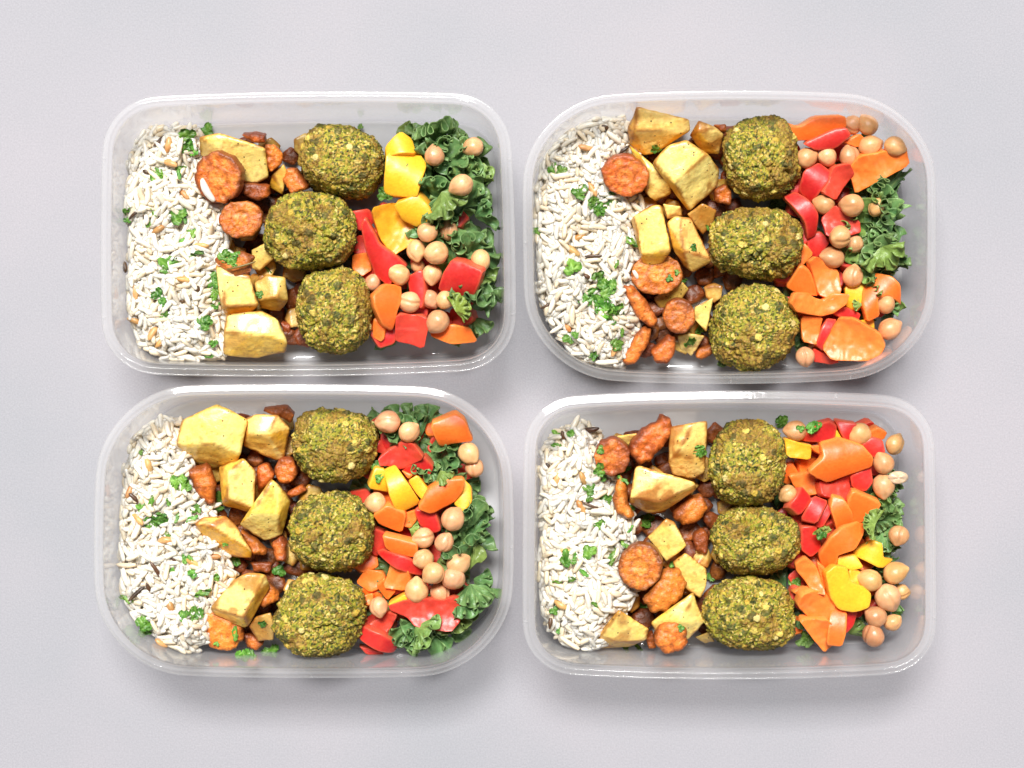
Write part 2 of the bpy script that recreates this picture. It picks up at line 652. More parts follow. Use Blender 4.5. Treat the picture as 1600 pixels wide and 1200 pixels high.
def polytope(points, n=26, p=16.0, seed=0, rough=0.5, rough_mm=5.0):
    """A rounded convex block through the given points (mm). Returns verts (relative to the centre), faces, centre, edge factor, main face id"""
    pts = np.array(points)
    c = pts.mean(axis=0)
    bm = bmesh.new()
    for q in pts - c:
        bm.verts.new(q)
    bmesh.ops.convex_hull(bm, input=bm.verts)
    planes = []
    for f in sorted(bm.faces, key=lambda f_: -f_.calc_area()):
        nn = np.array(f.normal)
        dd = float(nn @ np.array(f.verts[0].co))
        if dd < 0:
            nn, dd = -nn, -dd
        if f.calc_area() < 0.5:
            continue
        for q in planes:
            if nn @ q[0] > 0.955:
                break
        else:
            planes.append((nn, max(dd, 0.8)))
    bm.free()
    dirs, faces = cube_sphere(n)
    A = np.stack([dirs @ q[0] / q[1] for q in planes], 1)
    A = np.maximum(A, 1e-6)
    r = np.power(np.sum(np.power(A, p), axis=1), -1 / p)
    order = np.argsort(A, axis=1)
    main, sec = order[:, -1], order[:, -2]
    ratio = np.take_along_axis(A, sec[:, None], 1)[:, 0] / np.take_along_axis(A, main[:, None], 1)[:, 0]
    NN = np.array([q[0] for q in planes])
    dot = np.sum(NN[main] * NN[sec], axis=1)
    edge = (1 - ratio) * r / np.sqrt(np.maximum(1 - dot * dot, 0.02)) + 3.0 * smooth(0.78, 0.95, dot)   # mm to the nearest sharp edge
    v = dirs * r[:, None]
    nz = fbm(v + seed * 13.7, 1 / rough_mm, seed, 4)
    v = v * (1 + rough * nz / np.maximum(np.linalg.norm(v, axis=1), 3))[:, None]
    # corners shrink a little in the oven
    return v, faces, c, edge, main, [q[0] for q in planes]


# ------------------------------------------------------------------ table
def build_table():
    n = 2
    s = 1200
    me = make_mesh('tabletop', [(-s, -s, 0), (s, -s, 0), (s, s, 0), (-s, s, 0), (-s, -s, -18), (s, -s, -18), (s, s, -18), (-s, s, -18)],
                   [(0, 1, 2, 3), (7, 6, 5, 4), (0, 4, 5, 1), (1, 5, 6, 2), (2, 6, 7, 3), (3, 7, 4, 0)], M_TABLE, flat=True)
    o = link('tabletop', me)
    tag(o, 'pale mauve grey matte tabletop under the four boxes', None, None, 'structure')


build_table()

# ------------------------------------------------------------------ boxes
BOXES = {
    # centre px, half size px, corner radius px, bow, taper, turn in degrees
    'A': dict(c=(480.5, 365), h=(324, 223.5), r=82, bow=(0.014, 0.040), taper=0.010, turn=0.6, s=0.68),
    'B': dict(c=(1140.3, 370), h=(323.3, 230), r=138, bow=(0.010, 0.070), taper=-0.006, turn=0.2, s=0.58),
    'C': dict(c=(474.5, 829.5), h=(328.5, 230), r=140, bow=(0.034, 0.036), taper=0.006, turn=-0.2, s=0.60),
    'D': dict(c=(1140, 836), h=(323.5, 226), r=76, bow=(0.006, 0.054), taper=0.005, turn=0.1, s=0.72),
}


def box_outline(k, n=260):
    b = BOXES[k]
    hx, hy = b['h']
    r = b['r']
    segs = []
    # rounded rectangle, walked counter-clockwise in world (y up)
    for cx, cy, a0 in ((hx - r, hy - r, 0), (-(hx - r), hy - r, 90), (-(hx - r), -(hy - r), 180), (hx - r, -(hy - r), 270)):
        for i in range(25):
            a = math.radians(a0 + 90 * i / 24)
            segs.append((cx + r * math.cos(a), cy + r * math.sin(a)))
    poly = resample(np.array(segs), 8.0)
    # even spacing
    d = np.linalg.norm(np.roll(poly, -1, axis=0) - poly, axis=1)
    cum = np.concatenate([[0], np.cumsum(d)])
    t = np.linspace(0, cum[-1], n, endpoint=False)
    cl = np.concatenate([poly, poly[:1]])
    poly = np.stack([np.interp(t, cum, cl[:, 0]), np.interp(t, cum, cl[:, 1])], 1)
    u, v = poly[:, 0] / hx, poly[:, 1] / hy
    x = poly[:, 0] * (1 - b['bow'][0] * v * v) * (1 - b['taper'] * v)
    y = poly[:, 1] * (1 - b['bow'][1] * u * u)
    a = math.radians(b['turn'])
    X = x * math.cos(a) - y * math.sin(a)
    Y = x * math.sin(a) + y * math.cos(a)
    k_ = PXMM * (CAM_H - 51.5)
    cx, cy = b['c']
    out = np.stack([X * k_, Y * k_], 1)
    # soften the joins
    for _ in range(6):
        out = 0.5 * out + 0.25 * (np.roll(out, 1, axis=0) + np.roll(out, -1, axis=0))
    C = P(cx, cy, 51.5)
    return out, np.array([C[0], C[1], 0])


def inset(poly, d):
    t = np.roll(poly, -1, axis=0) - np.roll(poly, 1, axis=0)
    n = np.stack([-t[:, 1], t[:, 0]], 1)
    n /= np.linalg.norm(n, axis=1)[:, None]
    return poly + n * d


def sweep(poly, prof, closed):
    n = len(poly)
    V, F = [], []
    for d, z in prof:
        q = inset(poly, d)
        V.append(np.column_stack([q, np.full(n, z)]))
    m = len(prof)
    for k in range(m if closed else m - 1):
        a, b = k * n, ((k + 1) % m) * n
        for i in range(n):
            j = (i + 1) % n
            F.append((a + i, a + j, b + j, b + i))
    return np.concatenate(V), F


def build_box(k, label):
    poly, C = box_outline(k)
    n = len(poly)
    root = bpy.data.objects.new('food_container', None)
    root.empty_display_size = 0.02
    scene.collection.objects.link(root)
    root.location = tuple(C * MM)
    tag(root, label, 'container', 'lidless plastic meal boxes')
    # wall and floor: a closed shell; outer side up, over the top, inner side down
    prof = [(22, 0.8), (17.0, 0.35), (14.6, 0.5), (13.2, 1.4), (12.2, 3.2), (11.6, 6), (9.9, 30), (8.5, 47), (8.1, 52.0),
            (8.9, 52.4), (9.4, 47), (10.8, 30), (12.5, 6.4), (13.1, 3.9), (13.9, 2.5), (15.4, 1.9), (20, 1.9)]
    prof = [(q - 0.9 if 11 < q < 14 else q, z) for q, z in prof]
    sc_ = BOXES[k]['s']
    prof = [(q * sc_ if q < 14 else q - 14 * (1 - sc_), z) for q, z in prof]
    V, F = sweep(poly, prof, False)
    V = np.concatenate([V, [[0, 0, 0.8], [0, 0, 1.9]]])
    b, t = len(V) - 2, len(V) - 1
    last = (len(prof) - 1) * n
    for i in range(n):
        j = (i + 1) % n
        F.append((b, j, i))
        F.append((t, last + i, last + j))
    me = make_mesh('tub', V, F, M_TUB, sharp=60)
    me.materials.append(M_FLOOR)   # the base is moulded thicker than the walls
    for f in me.polygons:
        if f.center.z < 2.2 * MM:
            f.material_index = 1
    link('tub', me, parent=root)
    rim = [(8.15, 51.6), (8.7, 53.2), (8.3, 54.0), (7.7, 54.3), (7.2, 53.9), (6.9, 53.3), (6.4, 53.3), (6.1, 54.3), (5.5, 55.0), (4.7, 55.2), (4.1, 54.8), (3.8, 53.9),
           (3.5, 52.6), (3.1, 51.85), (1.2, 51.75), (0.75, 51.75), (0.55, 52.1), (0.25, 52.2), (0.02, 51.8), (0.0, 48.2), (0.75, 48.2), (0.9, 50.4), (3.4, 50.8), (5.5, 51.2)]
    rim = [(q * sc_, z) for q, z in rim]
    V, F = sweep(poly, rim, True)
    F = [f[::-1] for f in F]
    me = make_mesh('rim', V, F, M_RIM, sharp=70)
    rimo = link('rim', me, parent=root)
    return root, poly, C, rimo


RIBS = {'A': [(312, 580), (481, 583), (650, 575), (306, 155), (474, 150), (636, 150), (163, 500), (160, 250), (800, 490), (797, 250)],
        'B': [(1330, 590), (830, 380), (1140, 590), (1140, 146)],
        'C': [(483, 606), (148, 858), (798, 858), (483, 1052)],
        'D': [(972, 622), (1140, 618), (1308, 622), (975, 1050), (1143, 1054), (1313, 1050), (824, 705), (824, 968), (1455, 703), (1457, 965)]}
BOXLABEL = {'A': 'upper squared plastic box, its kale and yellow pepper at the top corner',
            'B': 'upper rounded plastic box, smooth rim, orange pepper and chickpeas at the top corner',
            'C': 'lower rounded plastic box, kale along its side, big pale potato cube at the top',
            'D': 'lower squared plastic box with little kale and a column of brown chickpeas'}
ROOTS = {}
for k in 'ABCD':
    root, poly, C, rimo = build_box(k, BOXLABEL[k])
    ROOTS[k] = (root, poly, C)
    s_ = BOXES[k]['s']
    rib = make_mesh('rim_rib', [(q_[0] * s_, q_[1], q_[2]) for q_ in [(0.75, -0.28, 51.4), (3.6, -0.28, 51.4), (3.6, 0.28, 51.4), (0.75, 0.28, 51.4), (0.75, -0.25, 52.5), (3.6, -0.25, 53.2), (3.6, 0.25, 53.2), (0.75, 0.25, 52.5)]],
                    [(3, 2, 1, 0), (4, 5, 6, 7), (0, 1, 5, 4), (1, 2, 6, 5), (2, 3, 7, 6), (3, 0, 4, 7)], M_RIM, flat=True)
    for px, py in RIBS[k]:
        w = P(px, py, 51.5)[:2] - C[:2]
        i = int(np.argmin(np.linalg.norm(poly - w, axis=1)))
        t = poly[(i + 1) % len(poly)] - poly[i - 1]
        nn = np.array([-t[1], t[0]])
        o = link('rim_rib', rib, (poly[i][0], poly[i][1], 0), rimo)
        o.rotation_euler = (0, 0, math.atan2(nn[1], nn[0]))


# ------------------------------------------------------------------ falafel
def build_falafel(px, py, rx, ry, turn, top, seed, label):
    r = np.random.default_rng(1000 + seed)
    zc = 2.0 + (top - 2.0) / 2
    C = P(px, py, zc)
    k = PXMM * (CAM_H - zc)
    dirs, faces = cube_sphere(82)
    S = np.array([rx * k, ry * k, (top - 2.0) / 2])
    # blunt, hand rolled
    q = np.power(np.sum(np.power(np.abs(dirs), 2.35), axis=1), -1 / 2.35)
    v = dirs * q[:, None]
    low = fbm(v + seed * 5.3, 1.1, seed, 3)
    v = v * (0.965 + 0.17 * low)[:, None] * S * 0.96
    off = seed * 31.0
    nrm = dirs / S
    nrm /= np.linalg.norm(nrm, axis=1)[:, None]
    w = v + off + 0.5 * np.stack([fbm(v + off, 0.7, 3, 2), fbm(v + off, 0.7, 4, 2), fbm(v + off, 0.7, 5, 2)], 1)
    f1, f2, idc = worley(w, 5.2, seed)
    g1, g2, idf = worley(w, 0.98, seed + 50)
    k1, k2, idk = worley(w, 6.2, seed + 90)
    chunk = (idk < 0.22) & (k1 < 0.26 + 0.3 * idk)
    crack = smooth(0.10, 0.0, np.abs(fbm(v + off, 0.10, seed + 7, 3))) * smooth(-0.1, 0.35, fbm(v + off, 0.06, seed + 9, 2))
    lump = fbm(v + off, 0.30, seed + 3, 3)
    h = 1.3 * (0.55 - f1) + 1.6 * lump + 0.55 * (0.5 - g1) + 0.85 * (idf - 0.5) * smooth(0.0, 0.25, g2 - g1) + 0.35 * fbm(v + off, 1.3, seed + 6, 2) - 2.2 * crack
    h = np.where(chunk, 0.5 * h + 0.9 * np.sqrt(np.maximum(0.0, 1 - (k1 / 0.46)**2)), h)
    v = v + nrm * h[:, None]
    pal = np.array([(0.54, 0.41, 0.055), (0.46, 0.36, 0.038), (0.34, 0.31, 0.024), (0.20, 0.22, 0.016), (0.42, 0.25, 0.040), (0.55, 0.36, 0.075),
                    (0.070, 0.085, 0.012), (0.030, 0.036, 0.007), (0.28, 0.27, 0.020), (0.68, 0.53, 0.17), (0.24, 0.125, 0.022), (0.60, 0.45, 0.065)])
    tone = np.random.default_rng(seed + 300).uniform(-0.12, 0.12, 2)
    patch = fbm(v + off, 0.11, seed + 21, 3)
    pick = np.clip(idf * 0.8 + 0.2 * idc, 0, 0.9999)
    col = pal[(pick * len(pal)).astype(int)]
    jit = fbm(w, 1.1, seed + 77, 2)
    col = mixc(col, np.array([0.38, 0.31, 0.034]), 0.05 + 0.7 * jit)
    green = smooth(0.05, 0.30, patch + tone[0])
    col = mixc(col, np.array([0.20, 0.23, 0.022]), 0.28 * green * smooth(0.9, 0.2, pick))
    crust = smooth(0.02, 0.26, fbm(v + off, 0.10, seed + 31, 4) + tone[1])
    col = mixc(col, np.array([0.28, 0.130, 0.022]), 0.80 * crust * (0.5 + 0.5 * idf))
    herb = ((idc > 0.72) & (f1 < 0.42 + 0.25 * lump)) | (idf > 0.93)
    col = np.where(herb[:, None], col * 0.30 + np.array([0.026, 0.038, 0.006]) * 0.70, col)
    ck = np.array([(0.66, 0.50, 0.11), (0.56, 0.37, 0.05), (0.72, 0.58, 0.22)])[(idk * 997).astype(int) % 3]
    col = np.where(chunk[:, None], ck, col)
    col = col * np.array([0.92, 0.92, 0.85])
    col = col * (0.85 + 0.30 * _hash((w[:, 0] * 2).astype(int), (w[:, 1] * 2).astype(int), (w[:, 2] * 2).astype(int), 5))[:, None]
    v = v @ rotz(math.radians(turn)).T
    me = make_mesh('falafel', v, faces, M_FALAFEL, col)
    o = link('falafel', me, C)
    tag(o, label, 'falafel', 'falafel balls down the middle of the boxes')
    return o


FAL = [('A', 533, 256, 70, 60, -12, 43, 'top falafel'), ('A', 487, 363, 74, 66, 0, 45, 'middle falafel'), ('A', 522, 487, 62, 69, 0, 44, 'bottom falafel'),
       ('B', 1187, 250, 63, 72, 8, 44, 'top falafel'), ('B', 1182, 383, 78, 61, -6, 44, 'middle falafel'), ('B', 1178, 511, 74, 66, 0, 44, 'bottom falafel'),
       ('C', 523, 695, 69, 61, 0, 44, 'top falafel'), ('C', 519, 832, 70, 67, 0, 44, 'middle falafel'), ('C', 501, 962, 73, 67, 0, 44, 'bottom falafel'),
       ('D', 1167, 722, 62, 71, 0, 45, 'top falafel'), ('D', 1179, 843, 73, 56, 4, 42, 'middle falafel'), ('D', 1170, 959, 73, 60, 0, 43, 'bottom falafel')]
for i, (k, px, py, rx, ry, turn, top, d) in enumerate(FAL):
    build_falafel(px, py, rx, ry, turn, top, i + 1, '%s of three, crumbly green brown, in the %s' % (d, BOX[k]))


# ------------------------------------------------------------------ potatoes
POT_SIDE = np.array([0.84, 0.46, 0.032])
POT_TOP = np.array([0.92, 0.73, 0.250])  # paler cut tone; most on upward faces, as painted light
POT_BROWN = np.array([0.30, 0.100, 0.012])
POT_SKIN = np.array([0.40, 0.21, 0.035])


def build_potato(reg, pts, base, tone, desc, seed, group=None, fine=26):
    w = [P(*zp(reg, x, y), h) for x, y, h in pts]
    c = np.mean([zp(reg, x, y) for x, y, h in pts], axis=0)
    for x, y, h in pts:
        q = np.array(zp(reg, x, y))
        q = c + (q - c) * 0.84
        if h - base > 3:
            w.append(P(q[0], q[1], base))
    v, faces, C, edge, main, normals = polytope(w, fine, 38.0, seed, 0.7, 5.0)
    v = v * 1.0
    n1 = fbm(v + seed * 9.1, 0.22, seed, 4)
    n2 = fbm(v + seed * 4.7, 0.09, seed + 5, 3)
    # every cut face has its own paleness; upward faces painted paler as if lit
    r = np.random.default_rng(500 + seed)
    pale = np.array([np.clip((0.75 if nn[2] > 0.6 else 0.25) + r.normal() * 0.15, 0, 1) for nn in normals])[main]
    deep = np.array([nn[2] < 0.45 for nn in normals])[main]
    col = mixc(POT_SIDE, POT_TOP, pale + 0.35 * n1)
    col = mixc(col, np.array([0.66, 0.31, 0.020]), deep * (0.55 + 0.6 * n2))  # steep faces painted deeper, for shade as well as roasting
    if tone == 'skin':
        col = mixc(col, POT_SKIN, 0.65 + 0.6 * n2)
    roast = np.clip(r.uniform(-0.5, 0.75, len(normals)), 0, 1)[main]
    col = mixc(col, np.array([0.62, 0.27, 0.028]), roast * smooth(-0.3, 0.35, n2 + 0.5 * n1))
    brown = smooth(2.4, 0.3, edge + 2.2 * n1) * smooth(-0.3, 0.05, n2 + (0.15 if tone == 'brown' else 0.05))
    col = mixc(col, POT_BROWN, 0.88 * brown)
    if tone == 'brown':
        col = mixc(col, POT_BROWN * 1.25, 0.7 * smooth(0.12, 0.30, n2 + 0.25 * n1))
    n3 = fbm(v + seed * 2.2, 0.45, seed + 8, 3)
    col = mixc(col, POT_BROWN * 1.5, 0.45 * smooth(0.32, 0.45, n3))
    col = col * (1 + 0.10 * n3)[:, None]
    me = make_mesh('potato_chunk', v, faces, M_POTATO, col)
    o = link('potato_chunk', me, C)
    k = box_of(reg)
    tag(o, desc + ' in the ' + BOX[k], 'potato', group or 'roast potato chunks')
    return o


# ------------------------------------------------------------------ carrots
CAR = np.array([0.64, 0.140, 0.013])
CAR_PALE = np.array([0.82, 0.27, 0.040])
CAR_DARK = np.array([0.17, 0.038, 0.008])


def ellipse(cx, cy, rx, ry, n=22, turn=0):
    a = np.linspace(0, 2 * math.pi, n, endpoint=False)
    t = math.radians(turn)
    x, y = rx * np.cos(a), ry * np.sin(a)
    return [(cx + x[i] * math.cos(t) - y[i] * math.sin(t), cy + x[i] * math.sin(t) + y[i] * math.cos(t)) for i in range(n)]


def build_carrot(reg, outline, z, thick, tilt, tone, desc, seed, disc=False, group=None, step=0.8):
    uv, C, Fr = unproject_outline(reg, outline, z, tilt)
    if disc:
        v, faces, d, side, q = slab(uv * 1.03, thick, 0.9, 0.7, rough=0.8, rough_mm=3.0, seed=seed, smoothing=2, jag=0.09)
    else:
        size = math.sqrt(np.prod(uv.max(0) - uv.min(0)))
        e = min(2.6, size * 0.16)
        v, faces, d, side, q = slab(uv, thick, e, step, rough=1.5, rough_mm=5.5, seed=seed, smoothing=1, jag=0.15, bend=0.010, bend_dir=seed)
    p3 = np.column_stack([q, np.full(len(q), seed * 2.3)])
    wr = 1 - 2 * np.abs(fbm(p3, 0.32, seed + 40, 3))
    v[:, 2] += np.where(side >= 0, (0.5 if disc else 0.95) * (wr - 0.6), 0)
    rr = np.linalg.norm(q, axis=1)
    R = rr.max()
    ang = np.arctan2(q[:, 1], q[:, 0])
    streak = vnoise(np.stack([np.cos(ang) * 7, np.sin(ang) * 7, rr * 0.12 + seed], 1), 1.0, seed)
    n1 = fbm(np.column_stack([q, v[:, 2] + seed * 5]), 0.35, seed, 4)
    n2 = fbm(np.column_stack([q, v[:, 2] + seed * 3]), 0.12, seed + 3, 3)
    col = mixc(CAR, CAR_PALE, 0.35 + 0.5 * n1 + (0.8 * streak if disc else 0))
    if disc:
        core = smooth(0.36, 0.26, rr / R + 0.05 * n1)
        ring = np.exp(-((rr / R - 0.38) / 0.06)**2)
        col = mixc(col, CAR_PALE * 1.05, 0.5 * core)
        col = mixc(col, CAR * 0.5, 0.6 * ring)
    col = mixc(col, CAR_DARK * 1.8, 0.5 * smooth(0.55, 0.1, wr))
    edge_b = smooth(3.4, 0.2, d + 1.2 * n1) * smooth(-0.5, 0.3, n2 + 0.15)
    amt = {'light': 0.65, 'mid': 0.9, 'dark': 0.97, 'darkened': 1.0}[tone]
    if tone == 'dark':
        col = mixc(col, np.array([0.34, 0.085, 0.012]), 0.45 + 0.5 * n2)
    if tone == 'darkened':
        col = mixc(col, np.array([0.060, 0.018, 0.006]), 0.85 + 0.5 * n2)  # near-black filler tone: shade of the deep gaps put into the colour
    col = mixc(col, CAR_DARK, amt * edge_b)
    if tone != 'light':
        col = mixc(col, CAR_DARK * 1.3, (0.6 if tone == 'mid' else 0.85) * smooth(0.0 if tone == 'dark' else 0.15, 0.55, n2 + 0.3 * n1 + (0.15 if tone == 'dark' else 0)))
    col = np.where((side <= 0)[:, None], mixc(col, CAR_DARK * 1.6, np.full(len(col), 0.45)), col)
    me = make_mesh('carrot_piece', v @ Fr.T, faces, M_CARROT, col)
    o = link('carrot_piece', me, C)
    tag(o, desc + ' in the ' + BOX[box_of(reg)], 'carrot', group or 'roast carrot pieces')
    return o


# ------------------------------------------------------------------ peppers
PEP = {'R': ((0.52, 0.010, 0.012), (0.62, 0.062, 0.032)), 'O': ((0.82, 0.130, 0.010), (0.84, 0.215, 0.034)), 'Y': ((0.83, 0.46, 0.018), (0.78, 0.35, 0.020))}


def build_pepper(reg, c, outline, z, tilt, up, desc, seed, group=None, bend=None, step=0.95):
    uv, C, Fr = unproject_outline(reg, outline, z, tilt)
    r = np.random.default_rng(seed)
    q0 = uv - uv.mean(0)
    _, _, vt = np.linalg.svd(q0)
    ax = math.atan2(vt[0][1], vt[0][0]) + (0 if r.random() < 0.6 else math.pi / 2)
    b = bend if bend is not None else (0.024 + 0.030 * r.random())
    if up == 'flesh':
        b = -b * 0.9
    v, faces, d, side, q = slab(uv * 1.05, 6.5 + 1.6 * r.random(), 0.5, step, bend=b, bend_dir=ax, rough=0.35 if up == 'skin' else 0.9, rough_mm=7 if up == 'skin' else 4, seed=seed, smoothing=1, jag=0.02)
    v[:, 2] -= v[:, 2].max() * 0.5 if b < 0 else 0
    skin, flesh = (np.array(x) for x in PEP[c])
    n1 = fbm(np.column_stack([q, np.full(len(q), seed * 2.0)]), 0.16, seed, 3)
    skin = mixc(skin, flesh, 0.18 + 0.3 * n1)
    fl = mixc(flesh, np.array(PEP[c][0]), 0.25 + 0.5 * n1)
    pale = mixc(flesh * 1.05 + np.array([0.04, 0.07, 0.03]), flesh, 0.4 + n1)
    cut = smooth(0.9, 0.2, d) * (side > 0)
    if up == 'skin':
        skin = mixc(skin, flesh * 1.05 + np.array([0.02, 0.05, 0.02]), 0.6 * cut)
        col = np.where((side > 0)[:, None], skin, np.where((side < 0)[:, None], fl, pale))
    else:
        rib = smooth(0.25, 0.5, fbm(np.column_stack([q @ np.array([[math.cos(ax)], [math.sin(ax)]]) * 0.3, q @ np.array([[-math.sin(ax)], [math.cos(ax)]]), np.full((len(q), 1), seed)]), 0.3, seed, 2))
        fl = mixc(fl, flesh * 1.1 + 0.03, 0.6 * rib)
        col = np.where((side > 0)[:, None], fl, np.where((side < 0)[:, None], skin, pale))
    me = make_mesh('pepper_piece', v @ Fr.T, faces, M_SKIN, col, sharp=50)
    o = link('pepper_piece', me, C)
    tag(o, desc + ' in the ' + BOX[box_of(reg)], 'pepper', group or 'raw bell pepper pieces')
    return o


# ------------------------------------------------------------------ kale
KALE_D, KALE_M, KALE_L = np.array([0.058, 0.150, 0.050]), np.array([0.165, 0.315, 0.100]), np.array([0.30, 0.42, 0.14])


def kale_mesh(seed, R, pale=0.0, flat=0.0):
    r = np.random.default_rng(seed)
    nt, ns = 16, 190
    A = math.radians(r.uniform(55, 95))
    t, s = np.meshgrid(np.linspace(0.0, 1, nt), np.linspace(-1, 1, ns), indexing='ij')
    t, s = t.ravel(), s.ravel()
    ph = r.uniform(0, 6.28, 6)
    ph[1] = ph[3] + 1.57
    amp = R * r.uniform(0.20, 0.30) * (1 - 0.5 * flat)
    wob = vnoise(np.stack([s * 2.5, t * 0.5, np.full_like(s, seed)], 1), 1.0, seed)
    warp = s + 0.06 * vnoise(np.stack([s * 6, t, np.full_like(s, seed)], 1), 1.0, seed + 9)
    nf = A * R * 2 / r.uniform(5.0, 7.0)
    frill = smooth(0.42, 1.0, t)
    th = nf * math.pi * warp
    phi = s * A + 0.15 * frill * np.sin(th + ph[1])
    rad = R * t * (0.9 + 0.2 * wob) + amp * 0.22 * frill * np.cos(0.5 * th + ph[2]) * t 
    z = R * (0.30 * np.sin(s * 2.2 * A + ph[0]) * t + 0.18 * r.uniform(-1, 1) * t * t) + amp * 0.80 * frill * np.sin(th + ph[3]) + amp * 0.4 * frill * np.sin(0.37 * th + ph[4])
    v = np.stack([rad * np.cos(phi), rad * np.sin(phi), z], 1)
    v += 0.07 * R * np.stack([fbm(v + seed * 3, 0.25, seed + k, 3) for k in range(3)], 1) * (0.3 + t)[:, None]
    F = []
    for i in range(nt - 1):
        for j in range(ns - 1):
            a = i * ns + j
            F.append((a, a + ns, a + ns + 1, a + 1))
    n1 = fbm(v + seed * 8.0, 0.18, seed, 3)
    col = mixc(KALE_D, KALE_M, 0.5 + 0.8 * n1 + 0.15 * t)
    vein = smooth(0.10, 0.02, np.abs(((s * 2.5 + 0.5) % 1.0) - 0.5 + 0.06 * wob)) * (1 - 0.75 * t)
    vein2 = smooth(0.12, 0.03, np.abs(((s * 11 + t * 2.2) % 1.0) - 0.5)) * 0.35
    col = mixc(col, KALE_L, np.maximum(0.75 * vein, vein2))
    col = mixc(col, KALE_L * 0.8, 0.30 * smooth(0.9, 1.0, t))
    if pale:
        col = mixc(col, np.array([0.36, 0.44, 0.06]), np.full(len(col), pale))
    return make_mesh('kale_leaf', *thicken(v, F, nt, ns, 0.3), M_KALE, np.concatenate([col, mixc(col, KALE_L * 0.8, np.full(len(col), 0.35))]))


def thicken(v, F, nt, ns, th):
    """a grid sheet -> closed thin solid"""
    g = v.reshape(nt, ns, 3)
    du = np.gradient(g, axis=0)
    dv = np.gradient(g, axis=1)
    n = np.cross(du, dv).reshape(-1, 3)
    n /= np.maximum(np.linalg.norm(n, axis=1), 1e-9)[:, None]
    m = len(v)
    F2 = list(F) + [tuple(x + m for x in f[::-1]) for f in F]
    rim = [i * ns for i in range(nt)] + [(nt - 1) * ns + j for j in range(1, ns)] + [i * ns + ns - 1 for i in range(nt - 2, -1, -1)]
    for p, q in zip(rim[:-1], rim[1:]):
        F2.append((p + m, q + m, q, p))
    return np.concatenate([v, v - n * th]), F2


_KM = {}


def build_kale(k, px, py, z, R, yaw, tx, ty, seed, pale=0.0, label=None, flat=0.0, lift=0.1, pool=20):
    key = (seed % pool, pale, flat)
    if key not in _KM:
        _KM[key] = kale_mesh(seed % pool + 1, 14.0, pale, flat)
    base = P(px, py, z)
    wall = inner_wall(k)
    for _ in range(60):
        tips = np.array([base[:2] + R * math.cos(lift) * 1.08 * np.array([math.cos(yaw + a), math.sin(yaw + a)]) for a in (-1.4, -0.9, -0.45, 0, 0.45, 0.9, 1.4)])
        dw, iw = seg_dist(tips, wall)
        if (iw & (dw > 1.0)).all():
            break
        yaw += 0.5
        lift = min(lift + 0.06, 1.15)
        R *= 0.985
        base[:2] -= (base[:2] - wall.mean(0)) * 0.012
    o = link('kale_leaf', _KM[key], base)
    o.scale = (R / 14.0,) * 3
    if base[2] - R * 0.5 < 2:
        base[2] = 2 + R * 0.5
        o.location = tuple(float(c_) * MM for c_ in base)
    o.rotation_euler = (Matrix.Rotation(yaw, 4, 'Z') @ Matrix.Rotation(-lift, 4, 'Y') @ Matrix.Rotation(tx, 4, 'X')).to_euler()
    tag(o, label or ('frilly dark green kale leaf in the ' + BOX[k]), 'kale', 'kale leaves in the ' + BOX[k])
    return o


def poisson(poly, step, r, margin=0.0, tries=3000):
    lo, hi = poly.min(0), poly.max(0)
    c = r.uniform(lo, hi, (tries, 2))
    d, ins = seg_dist(c, poly)
    c = c[ins & (d > margin)]
    out = np.zeros((0, 2))
    for q in c:
        if not len(out) or np.min((out[:, 0] - q[0])**2 + (out[:, 1] - q[1])**2) > step * step:
            out = np.vstack([out, q])
    return out


# ------------------------------------------------------------------ chickpeas
def chickpea_mesh(seed, brown):
    r = np.random.default_rng(4000 + seed)
    dirs, faces = cube_sphere(15)
    d = dirs
    beak_ang = np.arccos(np.clip(d[:, 0], -1, 1))
    rad = 1 + 0.15 * np.exp(-(beak_ang / 0.26)**2) + 0.10 * np.exp(-(beak_ang / 0.70)**2)
    # cleft running from the beak over one side
    cl = np.exp(-((d[:, 1] + 0.08 * np.sin(d[:, 0] * 3 + seed)) / 0.13)**2) * smooth(-0.25, 0.5, d[:, 2]) * smooth(-0.95, -0.2, d[:, 0] + 0.4)
    rad -= (r.uniform(0.07, 0.14) if seed % 2 else r.uniform(0.0, 0.03)) * cl
    rad -= 0.08 * np.exp(-((d - rot_random(r)[0])**2).sum(1) / 0.16)
    rad -= 0.06 * np.exp(-((d[:, 0] + 0.9) / 0.35)**2)
    rad += 0.06 * fbm(d * 1.0 + seed * 5, 1.3, seed, 3) + 0.018 * (1 - 2 * np.abs(fbm(d + seed * 2, 3.2, seed + 3, 2)))
    v = d * rad[:, None] * np.array([1.0, r.uniform(0.93, 1.03), r.uniform(0.88, 0.98)])
    n1 = fbm(d + seed * 3, 1.6, seed, 4)
    base = np.array([0.65, 0.345, 0.150]) if brown else np.array([0.76, 0.425, 0.210])
    dark = base * np.array([0.72, 0.62, 0.5])
    col = mixc(base, dark, 0.35 + 0.8 * n1)
    col = mixc(col, base * 1.18, 0.6 * smooth(0.45, 0.1, beak_ang))
    col = mixc(col, dark * 0.85, 0.4 * cl)
    return make_mesh('chickpea', v, faces, M_CHICK, col)


CHK = {False: [chickpea_mesh(i, False) for i in range(7)], True: [chickpea_mesh(i + 20, True) for i in range(7)]}


def cast(px, py):
    """first thing under the photograph's pixel: height and normal"""
    dg = bpy.context.evaluated_depsgraph_get()
    eye = Vector((0, 0, CAM_H * MM))
    d = (Vector(P(px, py, 0).tolist()) * MM - eye).normalized()
    ok, loc, nrm, _, ob, _ = scene.ray_cast(dg, eye, d)
    if not ok:
        return 5.0, Vector((0, 0, 1)), None
    return loc.z / MM, nrm, ob


